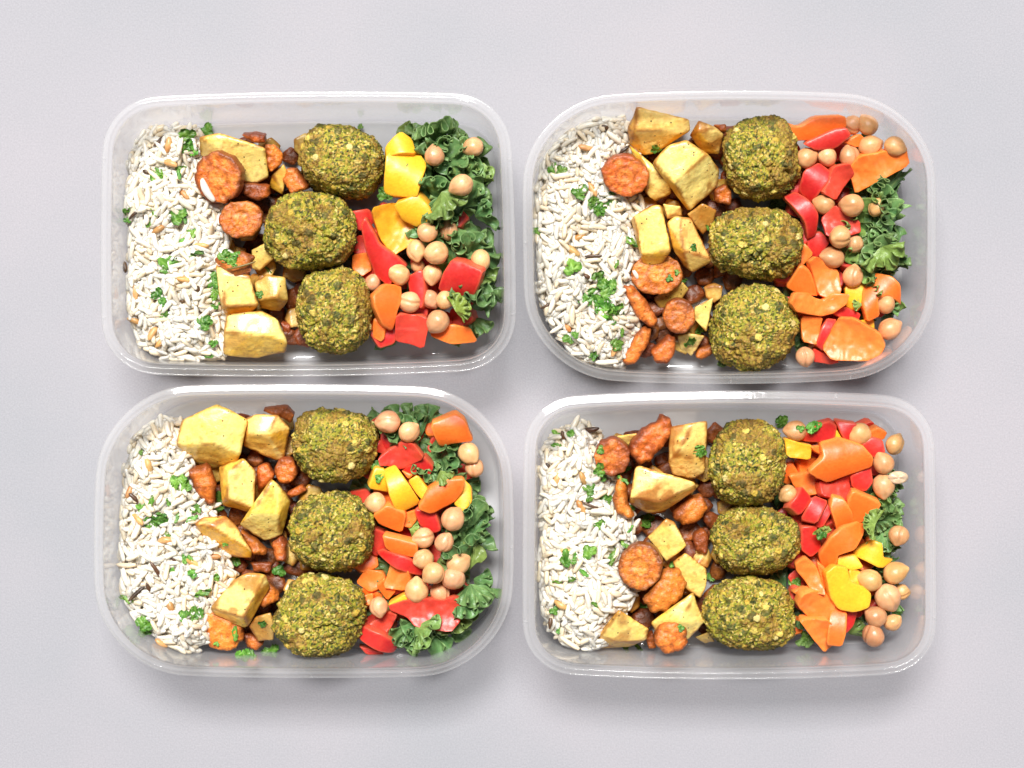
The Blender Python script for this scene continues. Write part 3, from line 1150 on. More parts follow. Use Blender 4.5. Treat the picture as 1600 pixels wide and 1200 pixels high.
# ------------------------------------------------------------------ parsley
def parsley_mesh(seed, kind):
    """a small divided leaf: three toothed lobes on a short stalk, curled"""
    r = np.random.default_rng(7000 + seed)
    V, F, T = [], [], []
    lobes = [(0, 1.0)] if kind == 'sliver' else [(-0.95 + r.normal() * 0.15, 0.8), (0, 1.0), (0.95 + r.normal() * 0.15, 0.78)]
    if kind == 'sprig':
        lobes += [(-1.9, 0.6), (1.8, 0.62)]
    for a, ln in lobes:
        nt, ns = 9, 7
        base = len(V)
        tw = r.normal() * 0.5
        wid = (0.16 if kind == 'sliver' else 0.34) * r.uniform(0.85, 1.15)
        for i in range(nt):
            t = i / (nt - 1)
            w = wid * math.sin(math.pi * min(1, t * 0.86 + 0.06)) ** 0.7 * (1 + 0.28 * math.sin(t * 21 + seed)) + 0.02
            if t == 1:
                w *= 0.35
            for j in range(ns):
                s = j / (ns - 1) * 2 - 1
                x = t * ln
                y = s * w
                z = 0.20 * t * t * tw + 0.30 * abs(s) * w * (1 if tw > 0 else -0.6) + 0.10 * math.sin(t * 9 + s * 3 + seed)
                V.append((x * math.cos(a) - y * math.sin(a), x * math.sin(a) + y * math.cos(a), z))
                T.append((abs(s), t))
        for i in range(nt - 1):
            for j in range(ns - 1):
                q = base + i * ns + j
                F.append((q, q + ns, q + ns + 1, q + 1))
    V = np.array(V)
    V -= V.mean(0)
    T = np.array(T)
    m = len(V)
    F = F + [tuple(x + m for x in f[::-1]) for f in F]
    V = np.concatenate([V, V - np.array([0, 0, 0.045])])
    T = np.concatenate([T, T])
    n1 = fbm(V * 3 + seed, 1.0, seed, 2)
    col = mixc((0.060, 0.200, 0.022), (0.17, 0.36, 0.045), 0.45 + n1)
    col = mixc(col, (0.33, 0.52, 0.13), 0.6 * smooth(0.25, 0.0, T[:, 0]))
    return make_mesh('parsley_leaf', V, F, M_PARSLEY, col)


PAR = {k: [parsley_mesh(i * 3 + j, k) for i in range(6)] for j, k in enumerate(('leaf', 'sprig', 'sliver'))}


# ------------------------------------------------------------------ grains
def grain_arrays(seed, L, W, H, bent=0.06, sharp=2.4, nu=8, nv=6):
    r = np.random.default_rng(9000 + seed)
    V, F = [], []
    for i in range(nu):
        t = -math.cos(math.pi * i / (nu - 1))
        w = max(0.05, (1 - abs(t)**sharp)) ** 0.5
        if i in (0, nu - 1):
            w = 0.30
        for j in range(nv):
            a = 2 * math.pi * j / nv
            V.append((t * L / 2, math.cos(a) * W / 2 * w * (1 + 0.08 * math.sin(t * 5 + seed)) + bent * L * (t * t - 0.4), math.sin(a) * H / 2 * w + 0.03 * L * math.sin(t * 2.2 + seed)))
    for i in range(nu - 1):
        for j in range(nv):
            a, b = i * nv + j, i * nv + (j + 1) % nv
            F.append((a, b, b + nv, a + nv))
    F.append(tuple(range(nv))[::-1])
    F.append(tuple(range((nu - 1) * nv, nu * nv)))
    return np.array(V), F


GR = [grain_arrays(i, 8.6 + (i % 4) * 1.0, 2.9 + 0.2 * (i % 3), 2.7, sharp=4.5, bent=(-0.05, 0.04, 0.07, 0.0, -0.08, 0.05)[i % 6]) for i in range(6)]
GR_BROKEN = [grain_arrays(30 + i, 5.2 + 0.6 * i, 3.6, 3.2, bent=0.03, sharp=3.5) for i in range(3)]


def rice_col(v, r):
    base = np.array([0.87, 0.80, 0.68]) * r.uniform(0.92, 1.06)
    warm = np.array([0.80, 0.60, 0.37])
    n = r.uniform(-0.4, 0.4) * (1 if r.random() < 0.5 else -1) * v[:, 0] / max(np.abs(v[:, 0]).max(), 1e-6)
    return mixc(base, warm, (0.08 if r.random() < 0.74 else 0.6) + 0.3 * n)


def rot_from(yaw, pitch, roll):
    return rotz(yaw) @ roty(pitch) @ rotx(roll)


RICE_POLY = {
    'A': [(212, 222), (250, 203), (300, 208), (322, 240), (330, 290), (345, 325), (348, 380), (338, 440), (350, 480), (350, 520), (338, 556), (260, 553), (214, 528), (194, 470), (188, 400), (184, 330), (198, 270)],
    'B': [(876, 222), (915, 194), (975, 186), (990, 225), (965, 262), (1000, 320), (1000, 370), (988, 420), (985, 480), (992, 535), (965, 572), (920, 562), (880, 525), (850, 462), (836, 390), (838, 320), (853, 262)],
    'C': [(212, 690), (246, 664), (288, 664), (290, 720), (304, 770), (325, 805), (345, 850), (352, 900), (338, 945), (318, 985), (292, 1022), (252, 1010), (205, 965), (185, 892), (174, 830), (185, 755)],
    'D': [(862, 695), (895, 668), (930, 672), (938, 725), (962, 778), (990, 830), (972, 870), (992, 915), (968, 955), (946, 1000), (922, 1012), (870, 992), (848, 920), (842, 820), (846, 752)]}


def inner_wall(k, q=11.6):
    root, poly, C = ROOTS[k]
    return (inset(poly, BOXES[k]['s'] * q + 0.6) + C[:2])[::4]


def build_rice(k, seed):
    r = np.random.default_rng(seed)
    pp = np.array([P(x, y, 24)[:2] for x, y in RICE_POLY[k]])
    poly = inset(resample(chaikin(pp, 2), 2.0)[::(1 if np.sum(pp[:, 0] * np.roll(pp[:, 1], -1) - np.roll(pp[:, 0], -1) * pp[:, 1]) > 0 else -1)], -4.0)[::2]

    def height(q):
        d, ins = seg_dist(np.atleast_2d(q), poly)
        q3 = np.column_stack([np.atleast_2d(q), np.full(len(d), seed * 1.0)])
        return 20 + 8.5 * smooth(-2, 15, np.where(ins, d, -d)) + 7.0 * fbm(q3, 0.055, seed, 3)
    wall = inner_wall(k, 9.8)
    cand = []
    for dz, step, jit in ((-1.9, 3.3, 0.20), (-0.7, 2.9, 0.22), (0.5, 3.1, 0.30)):
        pts = np.array(poisson(poly, step, r, 1.0 if dz < 0 else 2.0, 7000))
        dw, iw = seg_dist(pts, wall)
        pts = pts[iw & (dw > 1.1)]
        if dz > 0.0:
            pts = pts[fbm(np.column_stack([pts, np.full(len(pts), seed * 3.0)]), 0.11, seed + 5, 2) > -0.12]
        dw = seg_dist(pts, wall)[0]
        e = 1.5
        hh = height(pts)
        gx = (height(pts + [e, 0]) - height(pts - [e, 0])) / (2 * e)
        gy = (height(pts + [0, e]) - height(pts - [0, e])) / (2 * e)
        clump = 7.0 * vnoise(np.column_stack([pts, np.full(len(pts), seed + dz)]), 0.085, seed)
        for i in range(len(pts)):
            yaw = clump[i] + r.normal() * 0.75
            iw_ = True
            if dw[i] < 5:
                iw_ = seg_dist(np.array([pts[i] + s_ * 4.8 * np.array([math.cos(yaw), math.sin(yaw)]) for s_ in (-1, 1)]), wall)[1].all()
            if not iw_:
                t_ = np.argmin(np.linalg.norm(wall - pts[i], axis=1))
                tg = wall[(t_ + 1) % len(wall)] - wall[t_ - 1]
                yaw = math.atan2(tg[1], tg[0]) + r.normal() * 0.12
            pitch = -math.atan(max(-1.2, min(1.2, gx[i] * math.cos(yaw) + gy[i] * math.sin(yaw)))) + r.normal() * jit
            cand.append((pts[i][0], pts[i][1], hh[i] + dz + r.normal() * 0.8, yaw, pitch, r.uniform(0, 6.28), dz))
    top = sorted([c for c in cand if c[6] > 0.0], key=lambda c: -c[2] + 3 * r.random())
    chosen = set(id(c) for c in top[:75])
    V, F, T = [], [], []
    off = 0
    for c in cand:
        g, gf = (GR_BROKEN[r.integers(0, 3)] if r.random() < 0.14 else GR[r.integers(0, 6)])
        s = r.uniform(0.86, 1.1)
        v = (g * s) @ rot_from(c[3], c[4], c[5]).T
        col = rice_col(v, r)
        if id(c) in chosen:
            me = make_mesh('rice_grain', v, gf, M_RICE, col)
            o = link('rice_grain', me, c[:3])
            tag(o, 'cooked white rice grain on the surface of the rice in the ' + BOX[k], 'rice grain', 'rice grains in the ' + BOX[k])
        else:
            V.append(v + np.array(c[:3]))
            F += [tuple(x + off for x in f) for f in gf]
            T.append(col)
            off += len(v)
    # packed core below the loose grains
    lo, hi = poly.min(0), poly.max(0)
    step = 1.1
    xs, ys = np.arange(lo[0], hi[0] + step, step), np.arange(lo[1], hi[1] + step, step)
    gx, gy = np.meshgrid(xs, ys)
    g = np.column_stack([gx.ravel(), gy.ravel()])
    d, ins = seg_dist(g, poly)
    dw, iw = seg_dist(g, wall)
    sd = np.minimum(np.where(ins, d, -d), np.where(iw, dw - 0.8, -dw))
    hz = np.maximum(2.4, (height(g) - 2.7) * smooth(0.0, 3.5, sd) + 1.5 * (0.5 - worley(np.column_stack([g, np.zeros(len(g))]), 3.6, seed)[0]) + 1.2 * fbm(np.column_stack([g, np.zeros(len(g))]), 0.25, 3, 3))
    cv = np.column_stack([g, np.where(sd < -1.0, 2.3, hz)])
    nx = len(xs)
    for j in range(len(ys) - 1):
        for i in range(nx - 1):
            a = j * nx + i
            if min(sd[[a, a + 1, a + nx, a + nx + 1]]) > 0.0:
                F.append((off + a, off + a + 1, off + a + nx + 1, off + a + nx))
    V.append(cv)
    T.append(np.tile(np.array([0.85, 0.755, 0.60]), (len(cv), 1)))
    C = np.array([poly[:, 0].mean(), poly[:, 1].mean(), 2.0])
    me = make_mesh('rice', np.concatenate(V) - C, F, M_RICE, np.concatenate(T))
    o = link('rice', me, C)
    tag(o, 'heap of cooked white rice filling the end of the ' + BOX[k], 'rice', None, 'stuff')


# ------------------------------------------------------------------ roast potatoes: corners (picture x, y, height mm), base height, tone
POTATOES = [
    ('a', [(950, 408, 36), (1295, 522, 35), (1315, 745, 24), (1240, 782, 23), (1110, 770, 22), (812, 575, 26), (808, 440, 34), (870, 470, 36)], 8, 'plain', 'long yellow potato slab behind the two carrot discs'),
    ('a', [(1340, 720, 24), (1425, 640, 27), (1455, 690, 25), (1400, 780, 22), (1420, 870, 18), (1320, 810, 16)], 4, 'plain', 'narrow potato wedge half hidden beside the top falafel'),
    ('c', [(925, 300, 34), (960, 345, 36), (1180, 375, 36), (1245, 600, 33), (1190, 655, 24), (1010, 690, 22), (965, 600, 27), (990, 610, 34)], 5, 'plain', 'pale upright potato block under the herbed carrot'),
    ('c', [(1190, 190, 24), (1310, 130, 26), (1365, 250, 24), (1250, 350, 18), (1195, 330, 18)], 4, 'plain', 'potato bit tucked beside the middle falafel'),
    ('c', [(1210, 430, 26), (1300, 370, 29), (1440, 390, 28), (1465, 560, 25), (1400, 640, 18), (1265, 620, 20), (1235, 540, 28), (1380, 540, 31)], 4, 'skin', 'rounded potato chunk with brown skin'),
    ('c', [(985, 800, 34), (1005, 700, 33), (1120, 650, 34), (1260, 635, 33), (1385, 700, 33), (1455, 850, 31), (1445, 945, 24), (1200, 990, 20), (980, 965, 24), (1150, 800, 37), (1330, 820, 36)], 3, 'plain', 'big rounded yellow potato at the lower wall'),
    ('e', [(845, 385, 30), (900, 255, 37), (1100, 262, 38), (1190, 300, 37), (1305, 312, 36), (1312, 400, 32), (1180, 460, 30), (1050, 565, 22), (970, 580, 20), (868, 512, 22), (900, 400, 36), (1170, 390, 36)], 8, 'plain', 'long potato block with pale top at the upper wall'),
    ('e', [(1305, 430, 26), (1372, 318, 32), (1500, 370, 31), (1560, 420, 28), (1525, 575, 18), (1400, 565, 18), (1370, 400, 34)], 5, 'brown', 'browned potato piece touching the top falafel'),
    ('e', [(1030, 630, 35), (1145, 500, 38), (1285, 460, 38), (1445, 565, 37), (1525, 690, 26), (1515, 810, 20), (1300, 982, 18), (1250, 930, 20), (1195, 785, 37), (1060, 680, 34)], 6, 'brown', 'large potato cube with browned edge and a deep yellow side'),
    ('e', [(870, 535, 24), (960, 580, 30), (1165, 755, 30), (1172, 860, 22), (1052, 922, 18), (985, 860, 22), (1000, 690, 31)], 4, 'plain', 'potato wedge directly behind the upper carrot slice'),
    ('g', [(892, -60, 33), (1030, -146, 36), (1100, -142, 36), (1172, 205, 34), (1112, 282, 24), (1010, 322, 22), (962, 292, 24), (895, 60, 26), (955, 220, 33), (985, -60, 36)], 10, 'plain', 'upright pale potato stick resting on a carrot slice'),
    ('g', [(1138, -10, 32), (1200, -62, 34), (1302, -45, 33), (1375, 80, 31), (1472, 280, 27), (1325, 362, 20), (1255, 300, 22), (1180, 170, 28), (1260, 200, 33), (1400, 240, 30)], 6, 'plain', 'leaning potato stick with herb flecks beside the middle falafel'),
    ('e', [(1108, 932, 24), (1240, 950, 24), (1255, 1022, 18), (1140, 1050, 20)], 4, 'brown', 'small browned potato piece between two potato sticks'),
    ('e', [(1285, 1010, 22), (1400, 930, 25), (1505, 980, 24), (1480, 1070, 20), (1405, 1165, 14), (1335, 1062, 18)], 3, 'skin', 'dull skinned potato piece under the large cube'),
    ('g', [(1040, 540, 17), (1255, 425, 20), (1300, 480, 18), (1205, 605, 12), (1080, 625, 12)], 3, 'skin', 'dark potato slice below the half covered carrot'),
    ('g', [(1340, 610, 22), (1485, 535, 24), (1445, 700, 20), (1430, 790, 16), (1340, 705, 18)], 3, 'plain', 'yellow potato bit touching the bottom falafel'),
    ('g', [(1215, 822, 18), (1300, 800, 22), (1422, 822, 20), (1320, 972, 10), (1235, 912, 12)], 3, 'plain', 'potato wedge under a parsley leaf'),
    ('i', [(665, 350, 33), (760, 270, 38), (940, 190, 38), (1085, 262, 38), (1162, 332, 35), (1112, 490, 34), (1085, 602, 20), (870, 682, 14), (800, 640, 16), (640, 522, 24), (655, 500, 32), (900, 485, 39)], 4, 'plain', 'biggest potato cube, pale top and yellow front'),
    ('i', [(1140, 300, 30), (1222, 265, 33), (1382, 270, 34), (1478, 372, 28), (1432, 592, 18), (1380, 612, 18), (1128, 502, 22), (1160, 420, 33), (1310, 420, 36)], 4, 'plain', 'smaller potato cube next to the top falafel'),
    ('i', [(958, 650, 26), (1130, 590, 32), (1222, 682, 32), (1212, 952, 29), (1160, 988, 22), (980, 942, 20), (960, 780, 24), (1015, 690, 33), (1010, 900, 30)], 4, 'plain', 'upright potato block left standing among carrots'),
    ('i', [(1222, 900, 35), (1345, 748, 36), (1402, 790, 34), (1468, 890, 28), (1462, 985, 24), (1422, 1155, 20), (1310, 1198, 20), (1200, 1150, 22), (1098, 1082, 26), (1190, 1000, 36), (1390, 1000, 34)], 5, 'plain', 'pointed yellow potato chunk beside the middle falafel'),
    ('k', [(770, -30, 33), (830, -82, 33), (1000, -92, 31), (1072, -30, 30), (1105, 52, 29), (1192, 172, 26), (1182, 218, 20), (1040, 212, 16), (880, 152, 18), (900, -20, 36), (1060, 90, 32)], 4, 'brown', 'browned skin potato wedge beside the rice'),
    ('k', [(888, 580, 30), (950, 530, 33), (1070, 372, 37), (1170, 320, 38), (1300, 342, 36), (1322, 402, 33), (1300, 485, 28), (1170, 722, 24), (1138, 742, 22), (908, 632, 26), (1240, 470, 37), (1120, 660, 34)], 10, 'brown', 'pale potato block with a black speck near the corner'),
    ('k', [(1168, 722, 22), (1222, 650, 27), (1332, 620, 28), (1362, 702, 26), (1352, 822, 18), (1240, 835, 16)], 3, 'skin', 'skin side potato chunk touching the bottom falafel'),
    ('m', [(760, 430, 27), (920, 408, 29), (925, 462, 26), (870, 515, 22), (815, 475, 24)], 5, 'plain', 'yellow potato corner behind the dark carrot disc'),
    ('m', [(1158, 362, 33), (1290, 338, 36), (1402, 348, 35), (1432, 500, 32), (1422, 692, 24), (1350, 752, 20), (1180, 712, 22), (1148, 620, 28), (1240, 520, 36)], 4, 'brown', 'crinkled roast potato against the top falafel'),
    ('m', [(900, 660, 34), (932, 643, 35), (1190, 720, 38), (1342, 768, 35), (1358, 822, 30), (1150, 972, 22), (1000, 1002, 20), (868, 932, 26), (890, 880, 36), (1090, 920, 34)], 6, 'brown', 'large triangular potato wedge pointing at the falafel'),
    ('o', [(1008, 82, 24), (1060, 0, 28), (1132, -72, 30), (1192, -50, 29), (1292, 132, 26), (1140, 242, 20), (1090, 190, 22)], 4, 'brown', 'golden potato piece above the yellow one'),
    ('o', [(1178, 252, 28), (1272, 178, 31), (1432, 300, 28), (1432, 420, 24), (1382, 512, 18), (1280, 452, 22)], 4, 'plain', 'plain yellow potato chunk beside the middle falafel'),
    ('o', [(1018, 692, 28), (1100, 650, 31), (1210, 560, 33), (1332, 468, 33), (1362, 590, 31), (1418, 692, 27), (1300, 822, 22), (1100, 852, 20), (1240, 680, 34)], 3, 'plain', 'pale potato chunk between two carrot pieces'),
    ('o', [(628, 792, 24), (780, 598, 33), (870, 650, 33), (1008, 740, 29), (980, 812, 18), (870, 872, 12), (650, 888, 10), (608, 862, 12), (650, 790, 26), (790, 840, 24)], 3, 'brown', 'potato wedge with skin edge at the lower wall'),
    ('o', [(1340, 802, 14), (1450, 760, 18), (1490, 835, 14), (1420, 850, 10)], 3, 'skin', 'small skinned potato bit under the bottom falafel'),
]
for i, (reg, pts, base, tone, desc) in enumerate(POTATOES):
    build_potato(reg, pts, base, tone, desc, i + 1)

# ------------------------------------------------------------------ roast carrots: outline, height, thickness, slope, roast
E = ellipse
CARROTS = [
    ('a', E(940, 742, 168, 188, turn=-12), 36, 8, (0.18, 0.22), 'mid', 'upper round carrot disc under a rice grain', 1),
    ('a', E(1110, 1050, 158, 134), 35, 9, (-0.05, 0.12), 'light', 'lower round carrot disc beside the rice', 1),
    ('a', [(1115, 430), (1200, 418), (1292, 432), (1292, 492), (1200, 485)], 27, 9, (0, 0.3), 'mid', 'carrot end peeping over the potato slab', 0),
    ('a', [(1296, 505), (1360, 488), (1428, 560), (1412, 642), (1330, 705), (1300, 640)], 30, 9, (-0.2, 0.1), 'mid', 'knobby carrot chunk at the end of the potato slab', 0),
    ('a', [(1110, 780), (1310, 800), (1315, 890), (1240, 922), (1130, 872)], 26, 10, (0, 0.25), 'dark', 'dark carrot piece between the two carrot discs', 0),
    ('a', [(1440, 680), (1500, 678), (1592, 820), (1540, 852), (1470, 862), (1408, 762)], 26, 10, (0.2, 0.2), 'mid', 'orange carrot chunk against the top falafel', 0),
    ('c', [(905, 272), (940, 218), (1020, 238), (1120, 198), (1205, 240), (1185, 350), (1070, 392), (965, 318)], 39, 5, (0.05, 0.1), 'dark', 'shrivelled carrot slice sprinkled with herbs', 0),
    ('c', [(1400, 720), (1480, 740), (1470, 830), (1420, 800)], 14, 8, (0, 0.2), 'dark', 'dark carrot scrap beside the big rounded potato', 0),
    ('e', E(832, 732, 172, 146, turn=14), 35, 9, (0.05, 0.28), 'light', 'bright round carrot slice lying on the rice', 1),
    ('e', [(1490, 835), (1570, 790), (1620, 850), (1610, 950), (1500, 925)], 22, 9, (0, 0.2), 'mid', 'carrot piece in the gap beside the top falafel', 0),
    ('e', [(1480, 350), (1575, 345), (1575, 405), (1530, 395)], 24, 8, (0, 0), 'light', 'carrot sliver behind the top falafel', 0),
    ('g', E(1066, 372, 188, 148), 24, 8, (0, 0.1), 'light', 'large carrot slice half covered by the potato stick', 1),
    ('g', [(828, 460), (890, 448), (1000, 570), (1082, 712), (1030, 768), (930, 702), (850, 542)], 28, 9, (-0.1, 0.15), 'mid', 'long wrinkled carrot stick slanting down from the rice', 0),
    ('g', [(820, 660), (880, 648), (922, 742), (880, 775)], 20, 8, (0, 0.1), 'dark', 'small dark carrot stub beside the parsley', 0),
    ('g', E(1228, 682, 116, 124), 28, 11, (0.05, 0.15), 'dark', 'charred round carrot end with burnt edge and pale centre', 1),
    ('g', [(960, 765), (1022, 788), (1002, 890), (905, 1032), (850, 1048), (788, 1002), (850, 920), (900, 830)], 26, 9, (0.1, 0.2), 'mid', 'curved carrot stick at the lower wall', 0),
    ('g', [(1080, 890), (1150, 823), (1204, 850), (1202, 950), (1150, 1034), (1060, 1032), (1018, 950)], 26, 10, (0, 0.2), 'dark', 'shiny dark carrot lump at the lower wall', 0),
    ('g', [(1370, 920), (1480, 900), (1475, 962), (1400, 1007), (1348, 985)], 14, 8, (0, 0.2), 'mid', 'carrot scrap beside the bottom falafel', 0),
    ('i', [(1250, 252), (1440, 223), (1504, 290), (1480, 352), (1400, 300)], 30, 9, (0, 0.3), 'dark', 'blackened carrot behind the smaller potato cube', 0),
    ('i', [(718, 700), (880, 660), (932, 780), (922, 920), (870, 955), (780, 862)], 28, 10, (-0.15, 0.25), 'mid', 'orange carrot chunk below the biggest potato', 0),
    ('i', [(1225, 662), (1300, 640), (1362, 720), (1290, 812), (1228, 842)], 22, 9, (0, 0.1), 'dark', 'brown carrot piece between the potato blocks', 0),
    ('i', E(1440, 690, 82, 100), 22, 10, (0, 0.1), 'dark', 'round dark carrot stub beside the top falafel', 0),
    ('i', [(1445, 852), (1560, 788), (1602, 830), (1480, 895)], 18, 8, (0, 0.1), 'dark', 'carrot strip squeezed between two falafel balls', 0),
    ('k', [(1098, 30), (1220, 98), (1304, 180), (1292, 218), (1190, 202)], 24, 8, (0, 0.2), 'mid', 'carrot stick beside the browned potato wedge', 0),
    ('k', [(1328, 120), (1400, 58), (1444, 130), (1442, 242), (1368, 262)], 22, 9, (0.1, 0.1), 'dark', 'twisted carrot touching the middle falafel', 0),
    ('k', [(1175, 250), (1345, 258), (1325, 335), (1200, 325)], 15, 8, (0, 0.1), 'dark', 'dark carrot deep above the pale potato block', 0),
    ('k', [(1318, 408), (1402, 470), (1404, 530), (1280, 594), (1255, 570)], 27, 9, (-0.2, 0.1), 'mid', 'carrot tip behind the pale potato block', 0),
    ('k', [(818, 640), (870, 618), (1000, 660), (1134, 740), (1122, 842), (1040, 914), (920, 914), (806, 832)], 23, 9, (0, 0.2), 'light', 'broad carrot slice under the pale potato block', 0),
    ('k', [(1125, 780), (1200, 788), (1284, 862), (1222, 905), (1148, 875)], 14, 9, (0, 0.2), 'dark', 'dark carrot bit above the parsley at the wall', 0),
    ('m', E(736, 588, 130, 134), 33, 9, (0.08, 0.18), 'dark', 'dark roasted carrot disc at the edge of the rice', 1),
    ('m', [(880, 500), (960, 400), (1085, 335), (1105, 288), (1162, 308), (1192, 390), (1170, 452), (1025, 632), (940, 645), (880, 582)], 34, 9, (-0.15, 0.2), 'mid', 'folded carrot piece with a curled tip', 0),
    ('m', [(770, 740), (800, 718), (842, 800), (852, 930), (904, 1020), (850, 1052), (768, 1012), (738, 900)], 31, 7, (0.1, 0.1), 'mid', 'thin upright carrot strip beside the triangular potato', 0),
    ('m', [(1180, 1030), (1300, 900), (1400, 868), (1452, 950), (1382, 1072), (1260, 1098)], 22, 10, (-0.1, 0.15), 'dark', 'dark carrot slab under the triangular potato', 0),
    ('o', [(1328, 60), (1400, 8), (1452, 60), (1434, 202), (1360, 182)], 18, 9, (0, 0.1), 'dark', 'wrinkled dark carrot beside the middle falafel', 0),
    ('o', E(942, 290, 156, 168, turn=20), 35, 9, (0.1, 0.1), 'mid', 'ridged carrot disc with a star shaped core', 1),
    ('o', [(968, 552), (1050, 440), (1150, 298), (1252, 318), (1294, 390), (1262, 512), (1150, 622), (1040, 645)], 33, 8, (-0.1, 0.15), 'light', 'bright carrot slab below the ridged disc', 0),
    ('o', E(1175, 815, 122, 122), 32, 12, (0, 0.18), 'light', 'round carrot end at the lower wall', 0),
    ('o', [(978, 820), (1040, 768), (1064, 882), (1010, 895)], 14, 9, (0, 0.1), 'dark', 'carrot scrap hidden beside the lower potato wedge', 0),
]
for i, (reg, outl, z, th, tl, tone, desc, disc) in enumerate(CARROTS):
    build_carrot(reg, outl, z, th, tl, tone, desc, i + 1, bool(disc))

